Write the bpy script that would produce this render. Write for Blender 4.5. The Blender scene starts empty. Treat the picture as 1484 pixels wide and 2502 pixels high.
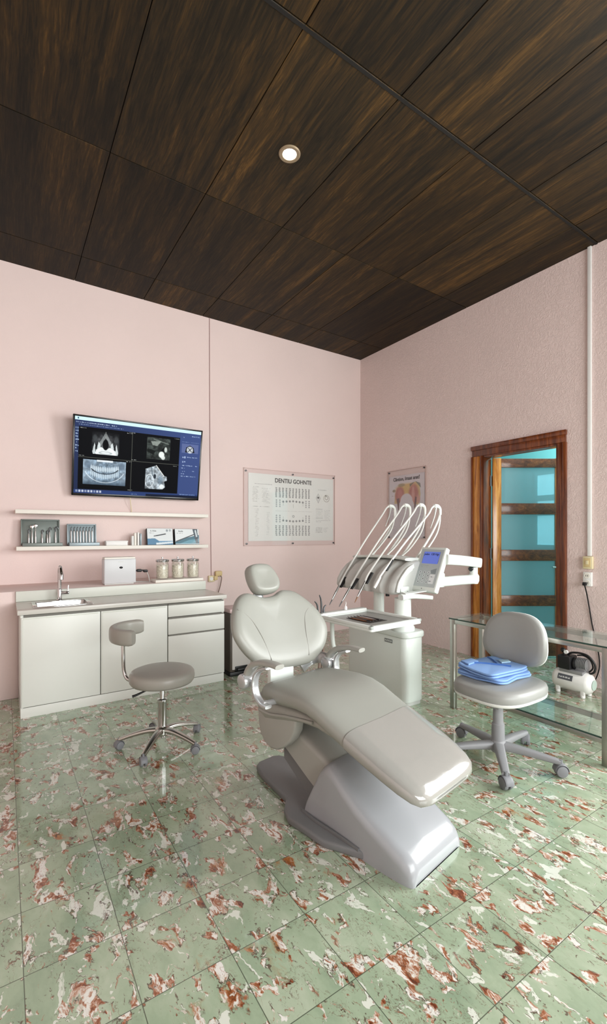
import bpy, bmesh, math, random
import numpy as np
from mathutils import Vector, Matrix
random.seed(7); RNG = np.random.default_rng(11)
S = bpy.context.scene; C = S.collection
PI = math.pi
def lin(v):
    v = v/255.0
    return v/12.92 if v <= .04045 else ((v+.055)/1.055)**2.4
def col(r, g, b): return (lin(r), lin(g), lin(b), 1)

# ------------------------------------------------------------------ materials
def mat(name, c, rough=.5, metal=0, coat=0, spec=.5, emit=None, estr=0, trans=0, ior=1.45, bump=None, var=0):
    m = bpy.data.materials.new(name); m.use_nodes = True
    nt = m.node_tree; b = nt.nodes['Principled BSDF']
    b.inputs['Base Color'].default_value = c
    b.inputs['Roughness'].default_value = rough; b.inputs['Metallic'].default_value = metal
    b.inputs['Coat Weight'].default_value = coat; b.inputs['Coat Roughness'].default_value = .06
    b.inputs['Specular IOR Level'].default_value = spec
    b.inputs['Transmission Weight'].default_value = trans; b.inputs['IOR'].default_value = ior
    if emit: b.inputs['Emission Color'].default_value = emit; b.inputs['Emission Strength'].default_value = estr
    tc = nt.nodes.new('ShaderNodeTexCoord')
    if var:
        n = nt.nodes.new('ShaderNodeTexNoise'); n.inputs['Scale'].default_value = 6; n.inputs['Detail'].default_value = 4
        nt.links.new(tc.outputs['Object'], n.inputs['Vector'])
        mr = nt.nodes.new('ShaderNodeMapRange'); mr.inputs['To Min'].default_value = 1-var; mr.inputs['To Max'].default_value = 1+var*.5
        nt.links.new(n.outputs['Fac'], mr.inputs['Value'])
        hs = nt.nodes.new('ShaderNodeHueSaturation'); hs.inputs['Color'].default_value = c
        nt.links.new(mr.outputs[0], hs.inputs['Value']); nt.links.new(hs.outputs[0], b.inputs['Base Color'])
    if bump:
        sc, st, dist = bump
        n = nt.nodes.new('ShaderNodeTexNoise'); n.inputs['Scale'].default_value = sc; n.inputs['Detail'].default_value = 5
        n.inputs['Distortion'].default_value = .8
        nt.links.new(tc.outputs['Object'], n.inputs['Vector'])
        bp = nt.nodes.new('ShaderNodeBump'); bp.inputs['Strength'].default_value = st; bp.inputs['Distance'].default_value = dist
        nt.links.new(n.outputs['Fac'], bp.inputs['Height']); nt.links.new(bp.outputs[0], b.inputs['Normal'])
    return m
class NT:
    """small node graph helper"""
    def __init__(s, name):
        s.m = bpy.data.materials.new(name); s.m.use_nodes = True; s.t = s.m.node_tree; s.b = s.t.nodes['Principled BSDF']
    def n(s, typ, **kw):
        x = s.t.nodes.new('ShaderNode'+typ)
        for k, v in kw.items(): setattr(x, k, v)
        return x
    def l(s, a, b): s.t.links.new(a, b)
    def sock(s, i, v):
        if isinstance(v, bpy.types.NodeSocket): s.l(v, i)
        else: i.default_value = v
    def math(s, op, a, b=0.0, c=None):
        x = s.n('Math', operation=op); s.sock(x.inputs[0], a); s.sock(x.inputs[1], b)
        if c is not None: s.sock(x.inputs[2], c)
        return x.outputs[0]
    def vmath(s, op, a, b):
        x = s.n('VectorMath', operation=op); s.sock(x.inputs[0], a); s.sock(x.inputs[1], b); return x.outputs[0]
    def vscale(s, a, f):
        x = s.n('VectorMath', operation='SCALE'); s.sock(x.inputs[0], a); s.sock(x.inputs['Scale'], f); return x.outputs[0]
    def noise(s, vec, scale, detail=3, rough=.5, dist=0, color=False):
        x = s.n('TexNoise'); s.l(vec, x.inputs['Vector']); x.inputs['Scale'].default_value = scale
        x.inputs['Detail'].default_value = detail; x.inputs['Roughness'].default_value = rough; x.inputs['Distortion'].default_value = dist
        return x.outputs['Color' if color else 'Fac']
    def ramp(s, f, stops, interp='LINEAR'):
        x = s.n('ValToRGB'); s.l(f, x.inputs[0]); e = x.color_ramp.elements; x.color_ramp.interpolation = interp
        while len(e) < len(stops): e.new(.5)
        for el, (p, c) in zip(e, stops): el.position = p; el.color = c if len(c) == 4 else (*c, 1)
        return x.outputs[0]
    def mix(s, f, a, b):
        x = s.n('Mix', data_type='RGBA'); s.sock(x.inputs[0], f); s.sock(x.inputs[6], a); s.sock(x.inputs[7], b); return x.outputs[2]
    def smooth(s, v, a, b):
        x = s.n('MapRange', interpolation_type='SMOOTHSTEP'); s.sock(x.inputs[0], v); x.inputs[1].default_value = a; x.inputs[2].default_value = b
        return x.outputs[0]
    def bump(s, h, strength, dist):
        x = s.n('Bump'); s.l(h, x.inputs['Height']); x.inputs['Strength'].default_value = strength; x.inputs['Distance'].default_value = dist
        s.l(x.outputs[0], s.b.inputs['Normal'])
    def obj(s): return s.n('TexCoord').outputs['Object']
    def base(s, c): s.sock(s.b.inputs['Base Color'], c)

def floor_material():
    k = NT('green_red_marble_tile'); p = k.obj()
    T = .2815
    sx = k.n('SeparateXYZ'); k.l(p, sx.inputs[0])
    tx = k.math('DIVIDE', k.math('SUBTRACT', sx.outputs[0], .05), T); ty = k.math('DIVIDE', k.math('SUBTRACT', sx.outputs[1], 1.065), T)
    ix, iy = k.math('FLOOR', tx), k.math('FLOOR', ty)
    cb = k.n('CombineXYZ'); k.l(ix, cb.inputs[0]); k.l(iy, cb.inputs[1])
    wn = k.n('TexWhiteNoise', noise_dimensions='3D'); k.l(cb.outputs[0], wn.inputs['Vector'])
    off = k.vscale(wn.outputs['Color'], 9.0)
    q = k.vmath('ADD', p, off)
    # stretch patches along the diagonal a little
    mp = k.n('Mapping'); k.l(q, mp.inputs[0]); mp.inputs['Rotation'].default_value = (0, 0, .75); mp.inputs['Scale'].default_value = (1.35, .8, 1)
    q = mp.outputs[0]
    w = k.vscale(k.vmath('SUBTRACT', k.noise(q, 8, 4, .6, 0, True), (.5, .5, .5)), .13)
    qw = k.vmath('ADD', q, w)
    n1 = k.noise(qw, 10.5, 4, .55, .5)
    m1 = k.smooth(n1, .555, .585)
    n2 = k.noise(qw, 15, 5, .62, 1.6)
    inner = k.ramp(n2, [(.30, col(64, 34, 26)), (.38, col(116, 62, 40)), (.45, col(152, 94, 62)), (.50, col(186, 152, 132)),
                        (.54, col(220, 217, 208)), (.63, col(226, 224, 219)), (.68, col(150, 92, 66)), (.78, col(160, 104, 52))])
    big = k.noise(q, 2.2, 2, .5)
    g = k.ramp(k.noise(qw, 5, 5, .6), [(.3, col(136, 155, 130)), (.5, col(156, 172, 146)), (.72, col(180, 190, 168))])
    c = k.mix(m1, g, inner)
    # pale cloudy patches
    n3 = k.noise(k.vmath('ADD', qw, (3.7, 1.2, 0)), 10, 4, .55, 1.0)
    c = k.mix(k.math('MULTIPLY', k.smooth(n3, .605, .635), .85), c, col(222, 224, 214))
    # warm ochre stain around some patches
    n5 = k.noise(k.vmath('ADD', q, (9.1, 4.2, 0)), 6, 3, .5, .4)
    halo = k.math('MULTIPLY', k.smooth(n5, .60, .74), k.smooth(n1, .47, .57))
    c = k.mix(k.math('MULTIPLY', halo, .75), c, col(168, 108, 50))
    # thin dark outlines
    e1 = k.math('SUBTRACT', 1.0, k.smooth(k.math('ABSOLUTE', k.math('SUBTRACT', n1, .560)), .004, .015))
    br = k.smooth(k.noise(q, 19, 3, .6), .44, .56)
    c = k.mix(k.math('MULTIPLY', k.math('MULTIPLY', e1, br), .85), c, col(70, 36, 30))
    e2 = k.math('SUBTRACT', 1.0, k.smooth(k.math('ABSOLUTE', k.math('SUBTRACT', n3, .61)), .002, .008))
    c = k.mix(k.math('MULTIPLY', k.math('MULTIPLY', e2, br), .7), c, col(82, 52, 42))
    n6 = k.noise(k.vmath('ADD', qw, (2.2, 8.4, 0)), 21, 4, .6, 1.2)
    c = k.mix(k.math('MULTIPLY', k.smooth(n6, .63, .66), .85), c, k.ramp(n2, [(.4, col(96, 54, 40)), (.5, col(166, 122, 98)), (.58, col(212, 206, 194))]))
    e3 = k.math('SUBTRACT', 1.0, k.smooth(k.math('ABSOLUTE', k.math('SUBTRACT', n6, .63)), .003, .012))
    c = k.mix(k.math('MULTIPLY', k.math('MULTIPLY', e3, br), .7), c, col(70, 42, 34))
    # hairline veins and specks
    n4 = k.noise(k.vmath('ADD', qw, (5.5, 7.7, 0)), 9, 6, .62, .6)
    v = k.math('SUBTRACT', 1.0, k.smooth(k.math('ABSOLUTE', k.math('SUBTRACT', n4, .5)), .001, .006))
    c = k.mix(k.math('MULTIPLY', k.math('MULTIPLY', v, k.smooth(big, .40, .52)), .75), c, col(96, 62, 48))
    sp = k.smooth(k.noise(q, 52, 2, .5, .8), .69, .74)
    c = k.mix(k.math('MULTIPLY', sp, .8), c, col(80, 50, 42))
    # grout
    fx, fy = k.math('FRACT', tx), k.math('FRACT', ty)
    dx = k.math('MINIMUM', fx, k.math('SUBTRACT', 1.0, fx)); dy = k.math('MINIMUM', fy, k.math('SUBTRACT', 1.0, fy))
    d = k.math('MINIMUM', dx, dy)
    gr = k.math('SUBTRACT', 1.0, k.smooth(d, .003, .0065))
    c = k.mix(k.math('MULTIPLY', gr, .9), c, col(76, 82, 68))
    k.base(c)
    k.sock(k.b.inputs['Roughness'], k.math('ADD', k.math('MULTIPLY', n2, .06), .10))
    k.b.inputs['Coat Weight'].default_value = .5; k.b.inputs['Coat Roughness'].default_value = .04
    hgt = k.math('SUBTRACT', k.math('MULTIPLY', n1, .05), gr)
    k.bump(hgt, .25, .002)
    return k.m
def ceiling_material():
    k = NT('dark_stained_plywood'); p = k.obj()
    sx = k.n('SeparateXYZ'); k.l(p, sx.inputs[0])
    tx = k.math('FLOOR', k.math('DIVIDE', k.math('ADD', sx.outputs[0], .078), .675)); ty = k.math('FLOOR', k.math('DIVIDE', k.math('SUBTRACT', sx.outputs[1], .54), 1.365))
    cb = k.n('CombineXYZ'); k.l(tx, cb.inputs[0]); k.l(ty, cb.inputs[1])
    wn = k.n('TexWhiteNoise', noise_dimensions='3D'); k.l(cb.outputs[0], wn.inputs['Vector'])
    q = k.vmath('ADD', p, k.vscale(wn.outputs['Color'], 13.0))
    mp = k.n('Mapping'); k.l(q, mp.inputs[0]); mp.inputs['Scale'].default_value = (1, .065, 1); mp.inputs['Rotation'].default_value = (0, 0, .03)
    w = k.vscale(k.vmath('SUBTRACT', k.noise(q, 2.5, 2, .5, 0, True), (.5, .5, .5)), .025)
    a = k.vmath('ADD', mp.outputs[0], w)
    n1 = k.noise(a, 14, 6, .7, .1); n2 = k.noise(a, 90, 4, .7); n3 = k.noise(a, 4, 3, .5)
    f = k.math('ADD', k.math('MULTIPLY', n1, .46), k.math('ADD', k.math('MULTIPLY', n2, .34), k.math('MULTIPLY', n3, .22)))
    c = k.ramp(f, [(.38, col(20, 16, 9)), (.47, col(36, 28, 16)), (.55, col(58, 42, 20)), (.66, col(98, 70, 32))])
    hs = k.n('HueSaturation'); k.l(c, hs.inputs['Color']); k.sock(hs.inputs['Value'], k.math('ADD', k.math('MULTIPLY', wn.outputs['Value'], .7), .5))
    k.base(hs.outputs[0]); k.b.inputs['Roughness'].default_value = .62; k.b.inputs['Specular IOR Level'].default_value = .25
    k.bump(n2, .2, .002)
    return k.m
def wood_material(name, dark, midc, light, axis=2, rough=.28):
    k = NT(name); p = k.obj()
    sc = [9, 9, 9]; sc[axis] = .75
    mp = k.n('Mapping'); k.l(p, mp.inputs[0]); mp.inputs['Scale'].default_value = sc
    n1 = k.noise(mp.outputs[0], 2.2, 6, .62, 1.2); n2 = k.noise(mp.outputs[0], 14, 4, .6, .3)
    f = k.math('ADD', k.math('MULTIPLY', n1, .72), k.math('MULTIPLY', n2, .28))
    k.base(k.ramp(f, [(.34, dark), (.5, midc), (.66, light)])); k.b.inputs['Roughness'].default_value = rough
    k.b.inputs['Coat Weight'].default_value = .4; k.b.inputs['Coat Roughness'].default_value = .15
    k.bump(n2, .1, .002)
    return k.m
def wall_material(name, c, strength, scale):
    k = NT(name); p = k.obj()
    n0 = k.noise(p, 1.3, 3, .5)
    hs = k.n('HueSaturation'); hs.inputs['Color'].default_value = c; k.sock(hs.inputs['Value'], k.math('ADD', k.math('MULTIPLY', n0, .10), .95))
    k.base(hs.outputs[0]); k.b.inputs['Roughness'].default_value = .82; k.b.inputs['Specular IOR Level'].default_value = .25
    a = k.noise(p, scale, 5, .6, 1.8); b = k.noise(p, scale*3.4, 3, .5, .6)
    k.bump(k.math('ADD', k.smooth(a, .42, .62), k.math('MULTIPLY', b, .5)), strength, .006)
    return k.m
def attr_material(name, rough=.4, emit=0, coat=0):
    k = NT(name); a = k.n('Attribute'); a.attribute_name = 'Col'
    if emit:
        k.base((.004, .004, .005, 1)); k.l(a.outputs['Color'], k.b.inputs['Emission Color']); k.b.inputs['Emission Strength'].default_value = emit
    else: k.base(a.outputs['Color'])
    k.b.inputs['Roughness'].default_value = rough; k.b.inputs['Coat Weight'].default_value = coat
    if emit: k.b.inputs['Specular IOR Level'].default_value = .03
    return k.m
def clear_material(name, tint, rough=.02, alpha=.12):
    """thin sheet: mostly transparent with a fresnel gloss"""
    k = NT(name); t = k.t; t.nodes.remove(k.b); out = [n for n in t.nodes if n.type == 'OUTPUT_MATERIAL'][0]
    tr = k.n('BsdfTransparent'); tr.inputs[0].default_value = tint
    gl = k.n('BsdfGlossy'); gl.inputs['Roughness'].default_value = rough
    lw = k.n('LayerWeight'); lw.inputs[0].default_value = .5
    fr = k.n('MapRange'); k.l(k.math('POWER', lw.outputs['Facing'], 4.0), fr.inputs[0]); fr.inputs['To Min'].default_value = .035; fr.inputs['To Max'].default_value = .7
    di = k.n('BsdfDiffuse'); di.inputs[0].default_value = tint
    m0 = k.n('MixShader'); m0.inputs[0].default_value = alpha; k.l(tr.outputs[0], m0.inputs[1]); k.l(di.outputs[0], m0.inputs[2])
    m1 = k.n('MixShader'); k.l(fr.outputs[0], m1.inputs[0]); k.l(m0.outputs[0], m1.inputs[1]); k.l(gl.outputs[0], m1.inputs[2])
    k.l(m1.outputs[0], out.inputs[0])
    return k.m

PINK = col(231, 211, 207)
M = dict(
    floor=floor_material(), ceiling=ceiling_material(), groove=mat('ceiling_joint_black', col(16, 12, 8), .8),
    pink=wall_material('pink_wall_paint', PINK, .10, 26), stucco=wall_material('pink_stucco_paint', PINK, .42, 27),
    teal_wall=mat('teal_hall_paint', col(120, 196, 200), .7, bump=(30, .1, .003)),
    white_paint=mat('white_laminate', col(222, 224, 218), .38, var=.02), counter=mat('grey_quartz_counter', col(204, 202, 195), .25, var=.04),
    splash=mat('white_backsplash', col(214, 217, 208), .35, var=.03), shelf=mat('cream_white_shelf', col(238, 235, 226), .45, var=.02),
    cab_in=mat('cabinet_gap_grey', col(120, 118, 112), .7),
    steel=mat('brushed_steel', col(190, 190, 188), .28, 1), chrome=mat('polished_chrome', col(205, 205, 205), .10, 1),
    dsteel=mat('dark_steel', col(96, 98, 100), .3, 1), alu=mat('cast_aluminium', col(180, 178, 172), .25, 1),
    tframe=mat('satin_table_frame', col(168, 166, 160), .32, 1),
    black=mat('black_plastic', col(20, 20, 22), .4), bezel=mat('black_gloss_bezel', col(12, 12, 13), .2),
    leather=mat('grey_leatherette', col(148, 149, 142), .36, bump=(160, .05, .001), var=.03),
    leather2=mat('taupe_leatherette', col(152, 149, 141), .36, bump=(160, .06, .001), var=.03),
    leather3=mat('cool_grey_leatherette', col(152, 153, 150), .4, bump=(160, .06, .001), var=.03),
    seam=mat('seam_grey', col(138, 136, 130), .6),
    sleeve=mat('clear_vinyl_sleeve_over_grey', col(152, 151, 146), .14, coat=.9, var=.05, bump=(16, .10, .012)),
    shell=mat('grey_shell_plastic', col(152, 152, 145), .32, var=.02), cover=mat('pale_grey_base_plastic', col(156, 159, 163), .26, coat=.25),
    plate=mat('slate_grey_base', col(112, 113, 114), .42), armgrey=mat('grey_arm_paint', col(160, 160, 154), .34),
    silver=mat('silver_paint', col(198, 200, 202), .24, .55), unit=mat('unit_white_plastic', col(222, 228, 223), .28, coat=.2),
    unit_grey=mat('unit_light_grey', col(202, 204, 200), .35), tray=mat('tray_grey_mat', col(150, 150, 146), .4),
    hose=mat('white_hose_rubber', col(228, 229, 224), .4), suct=mat('taupe_suction_hose', col(132, 112, 102), .5),
    brown=mat('bronze_instrument', col(132, 96, 72), .3, .8), gplast=mat('grey_chair_plastic', col(140, 141, 144), .45),
    castor=mat('caster_grey', col(122, 124, 128), .5), casterblack=mat('caster_black', col(44, 44, 46), .5),
    blue=mat('blue_scrub_cloth', col(132, 168, 220), .85, bump=(260, .2, .001), var=.08), blue2=mat('blue_scrub_trim', col(72, 112, 176), .85),
    blue3=mat('pale_blue_tag', col(168, 204, 224), .7),
    beige=mat('aged_beige_plastic', col(214, 192, 142), .5), ivory=mat('ivory_plastic', col(226, 214, 176), .5), white_plast=mat('white_plastic', col(236, 236, 234), .35),
    tank=mat('white_tank_enamel', col(232, 231, 228), .25, coat=.3), fin=mat('grey_cast_fins', col(150, 150, 152), .45, .4),
    paper=mat('white_card', col(232, 234, 232), .55), tealbox=mat('teal_card', col(38, 98, 116), .45), bluebox=mat('blue_card', col(84, 132, 168), .45),
    darkbox=mat('dark_card_edge', col(58, 62, 66), .6), greytray=mat('sterile_tray_grey', col(118, 126, 122), .4, .3), greytray2=mat('sterile_tray_blue_grey', col(150, 164, 170), .38, .3),
    ink=mat('black_print', col(26, 26, 28), .6), cotton=mat('cotton_white', col(240, 234, 220), .95, bump=(90, .8, .01)),
    wood=wood_material('varnished_honey_wood', col(128, 68, 20), col(190, 120, 46), col(228, 166, 86)),
    woodh=wood_material('varnished_rail_wood', col(64, 28, 10), col(104, 54, 20), col(142, 84, 36), axis=0, rough=.4),
    wood_d=wood_material('dark_red_mould_wood', col(58, 25, 11), col(104, 50, 22), col(142, 78, 36)),
    glass=clear_material('clear_table_glass', (.90, .96, .94, 1), .02, .03), acrylic=clear_material('clear_acrylic', (.985, .98, .98, 1), .05, .03),
    jar=clear_material('jar_glass', (.95, .95, .93, 1), .03, .05), tealglass=clear_material('teal_frosted_glass', (.42, .67, .72, 1), .08, .45),
    glassedge=mat('green_glass_edge', col(50, 74, 66), .2), lamp=mat('lamp_disc', (1, 1, 1, 1), .4, emit=(1, .97, .9, 1), estr=9),
    lampring=mat('bronze_lamp_ring', col(150, 132, 108), .4, .4), reflection_glow=mat('reflection_glow_pane', (.8, .9, .92, 1), .5, emit=(.8, .95, 1, 1), estr=1.6),  # the glowing pane is added to stand in for reflections in the door
    bin_l=mat('bin_dark_panel', col(84, 76, 68), .4), binw=mat('bin_white_front', col(216, 212, 208), .35), binlid=mat('bin_rose_lid', col(206, 180, 178), .4),
    winframe=mat('white_window_frame', col(225, 225, 222), .4),
    screen=attr_material('lit_screen', .5, 1.0), print=attr_material('printed_sheet', .35, 0, .2), panelprint=attr_material('printed_keypad', .4),
)

# ------------------------------------------------------------------ geometry helpers
class G:
    def __init__(s): s.v = []; s.f = []
    def add(s, vs, fs):
        o = len(s.v); s.v += [tuple(p) for p in vs]; s.f += [tuple(i+o for i in f) for f in fs]; return s
    def bm(s, bm, Mx=None):
        bm.verts.index_update()
        return s.add([(Mx @ v.co if Mx else v.co) for v in bm.verts], [[v.index for v in f.verts] for f in bm.faces])
    def box(s, x0, x1, y0, y1, z0, z1, b=0, seg=2, Mx=None):
        bm = bmesh.new(); bmesh.ops.create_cube(bm, size=1)
        for v in bm.verts: v.co = Vector(((x0+x1)/2+v.co.x*(x1-x0), (y0+y1)/2+v.co.y*(y1-y0), (z0+z1)/2+v.co.z*(z1-z0)))
        if b: bmesh.ops.bevel(bm, geom=bm.edges[:], offset=b, segments=seg, affect='EDGES', profile=.5)
        s.bm(bm, Mx); bm.free(); return s
    def prism(s, pts, z0, z1, b=0, seg=2, Mx=None):
        """2-D outline extruded along local z"""
        bm = bmesh.new(); vs = [bm.verts.new((x, y, z0)) for x, y in pts]; f = bm.faces.new(vs)
        r = bmesh.ops.extrude_face_region(bm, geom=[f]); 
        for g in r['geom']:
            if isinstance(g, bmesh.types.BMVert): g.co.z = z1
        bmesh.ops.recalc_face_normals(bm, faces=bm.faces[:])
        if b:
            ed = [e for e in bm.edges if abs(e.verts[0].co.z-e.verts[1].co.z) < 1e-6]
            bmesh.ops.bevel(bm, geom=ed, offset=b, segments=seg, affect='EDGES', profile=.5)
        s.bm(bm, Mx); bm.free(); return s
    def loft(s, rings, cap=True, closed=True):
        n = len(rings[0]); o = []; fs = []
        for r in rings: o += list(r)
        for i in range(len(rings)-1):
            for j in range(n if closed else n-1):
                k = (j+1) % n
                fs.append((i*n+j, i*n+k, (i+1)*n+k, (i+1)*n+j))
        if cap and closed: fs.append(tuple(range(n-1, -1, -1))); fs.append(tuple((len(rings)-1)*n+j for j in range(n)))
        return s.add(o, fs)
    def cyl(s, p0, p1, r0, r1=None, n=24, b=0):
        p0, p1 = Vector(p0), Vector(p1); r1 = r0 if r1 is None else r1
        d = (p1-p0); L = d.length; q = d.to_track_quat('Z', 'Y').to_matrix()
        prof = [(r0, 0), (r1, L)] if not b else [(r0-b, 0), (r0-b*.3, b*.3), (r0, b), (r1, L-b), (r1-b*.3, L-b*.3), (r1-b, L)]
        return s.loft([[p0+q @ Vector((r*math.cos(2*PI*j/n), r*math.sin(2*PI*j/n), z)) for j in range(n)] for r, z in prof])
    def tube(s, pts, r, n=12, sm=6, flat=None):
        """swept round (or flattened) tube through control points; r may be a list"""
        P = [Vector(p) for p in pts]; R = r if isinstance(r, (list, tuple)) else [r]*len(P)
        if sm and len(P) > 2:
            Q = []; RR = []
            for i in range(len(P)-1):
                a, b, c, d = P[max(i-1, 0)], P[i], P[i+1], P[min(i+2, len(P)-1)]
                for k in range(sm):
                    t = k/sm
                    Q.append(.5*((2*b)+(c-a)*t+(2*a-5*b+4*c-d)*t*t+(3*b-a-3*c+d)*t**3)); RR.append(R[i]*(1-t)+R[i+1]*t)
            Q.append(P[-1]); RR.append(R[-1]); P, R = Q, RR
        T = [(P[min(i+1, len(P)-1)]-P[max(i-1, 0)]).normalized() for i in range(len(P))]
        nrm = T[0].orthogonal().normalized() if flat is None else (Vector(flat)-T[0]*T[0].dot(Vector(flat))).normalized()
        rings = []
        for p, t, r_ in zip(P, T, R):
            nrm = nrm if flat is None else Vector(flat)
            nrm = (nrm-t*nrm.dot(t)).normalized(); bi = t.cross(nrm)
            a, b = (r_, r_) if not isinstance(r_, tuple) else r_
            rings.append([p+nrm*(a*math.cos(2*PI*j/n))+bi*(b*math.sin(2*PI*j/n)) for j in range(n)])
        return s.loft(rings)
    def flat_tube(s, pts, a, b, axis, n=16, sm=6, taper=None, power=3.2):
        """swept rounded-rectangle bar: half size a along axis, b across it"""
        P = [Vector(p) for p in pts]
        Q = []
        for i in range(len(P)-1):
            p_, q_, c, d = P[max(i-1, 0)], P[i], P[i+1], P[min(i+2, len(P)-1)]
            for k in range(sm):
                t = k/sm; Q.append(.5*((2*q_)+(c-p_)*t+(2*p_-5*q_+4*c-d)*t*t+(3*q_-p_-3*c+d)*t**3))
        Q.append(P[-1]); P = Q; N = len(P); rings = []
        for i, p in enumerate(P):
            t = (P[min(i+1, N-1)]-P[max(i-1, 0)]).normalized(); A = Vector(axis); A = (A-t*A.dot(t)).normalized(); B = t.cross(A)
            f = taper(i/(N-1)) if taper else 1
            fa, fb = f if isinstance(f, tuple) else (f, f)
            rg = []
            for j in range(n):
                th = 2*PI*j/n; c_, s_ = math.cos(th), math.sin(th)
                rg.append(p+A*(a*fa*math.copysign(abs(c_)**(2/power), c_))+B*(b*fb*math.copysign(abs(s_)**(2/power), s_)))
            rings.append(rg)
        return s.loft(rings)
    def lathe(s, prof, c=(0, 0, 0), n=32, q=None):
        c = Vector(c); Q = q or Matrix.Identity(3)
        return s.loft([[c+Q @ Vector((max(r, 1e-4)*math.cos(2*PI*j/n), max(r, 1e-4)*math.sin(2*PI*j/n), z)) for j in range(n)] for r, z in prof])
    def ball(s, c, r, n=16):
        rx, ry, rz = r if isinstance(r, tuple) else (r, r, r)
        rings = []
        for i in range(n+1):
            a = -PI/2+PI*i/n; k = max(math.cos(a), 1e-3)
            rings.append([(c[0]+rx*k*math.cos(2*PI*j/n), c[1]+ry*k*math.sin(2*PI*j/n), c[2]+rz*math.sin(a)) for j in range(n)])
        return s.loft(rings)
    def xf(s, Mx): s.v = [tuple(Mx @ Vector(p)) for p in s.v]; return s

def root_matrix(o):
    while o.parent: o = o.parent
    return Matrix.Translation(o.location) @ o.rotation_euler.to_matrix().to_4x4()
def obj(name, g, m, parent=None, local=False, ang=38, flat=False):
    me = bpy.data.meshes.new(name)
    vs = g.v
    o = bpy.data.objects.new(name, me); C.objects.link(o)
    if parent:
        o.parent = parent
        if not local:
            inv = root_matrix(parent).inverted(); vs = [tuple(inv @ Vector(p)) for p in vs]
    else:
        a = np.array(vs); c = (a.min(0)+a.max(0))/2; c[2] = a[:, 2].min()
        if not local: o.location = c; vs = [tuple(p) for p in (a-c)]
    me.from_pydata(vs, [], g.f); me.update()
    b = bmesh.new(); b.from_mesh(me); bmesh.ops.recalc_face_normals(b, faces=b.faces[:]); b.to_mesh(me); b.free()
    if not flat:
        me.polygons.foreach_set('use_smooth', [True]*len(me.polygons)); me.set_sharp_from_angle(angle=math.radians(ang))
    me.materials.append(m)
    return o
def tag(o, label=None, cat=None, group=None, kind=None):
    for k, v in (('label', label), ('category', cat), ('group', group), ('kind', kind)):
        if v: o[k] = v
    return o
def thing(name, label, cat, loc=(0, 0, 0), rz=0, group=None):
    o = bpy.data.objects.new(name, None); C.objects.link(o); o.location = loc; o.rotation_euler = (0, 0, rz); o.empty_display_size = .1
    return tag(o, label, cat, group)
def struct(name, g, m, parent=None, **kw):
    o = obj(name, g, m, parent, **kw)
    if not parent: o['kind'] = 'structure'
    return o
def struct_shift(name, g, m):   # structure mesh kept in world coordinates so that procedural patterns line up
    o = obj(name, g, m, None, local=True); o['kind'] = 'structure'; return o
def dup(root, loc, rz=None, label=None):
    r = root.copy(); C.objects.link(r); r.location = loc
    if rz is not None: r.rotation_euler = (0, 0, rz)
    if label: r['label'] = label
    for ch in list(root.children):
        c = ch.copy(); C.objects.link(c); c.parent = r
        for g in list(ch.children):
            d = g.copy(); C.objects.link(d); d.parent = c
    return r
def text(name, s, size, Mx, m, parent, sx=1.0, bold=0):
    cu = bpy.data.curves.new(name, 'FONT'); cu.body = s; cu.size = size; cu.align_x = 'CENTER'; cu.align_y = 'CENTER'; cu.extrude = .0008; cu.offset = bold
    cu.resolution_u = 3
    t = bpy.data.objects.new(name, cu); C.objects.link(t); dg = bpy.context.evaluated_depsgraph_get()
    me = bpy.data.meshes.new_from_object(t.evaluated_get(dg)); bpy.data.objects.remove(t)
    g = G(); g.add([Mx @ Vector((v.co.x*sx, v.co.y, v.co.z)) for v in me.vertices], [list(p.vertices) for p in me.polygons])
    bpy.data.meshes.remove(me)
    return obj(name, g, m, parent, flat=True)
def frame_matrix(o, x, y):
    x, y = Vector(x).normalized(), Vector(y).normalized(); z = x.cross(y)
    return Matrix(((x.x, y.x, z.x, o[0]), (x.y, y.y, z.y, o[1]), (x.z, y.z, z.z, o[2]), (0, 0, 0, 1)))

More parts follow.
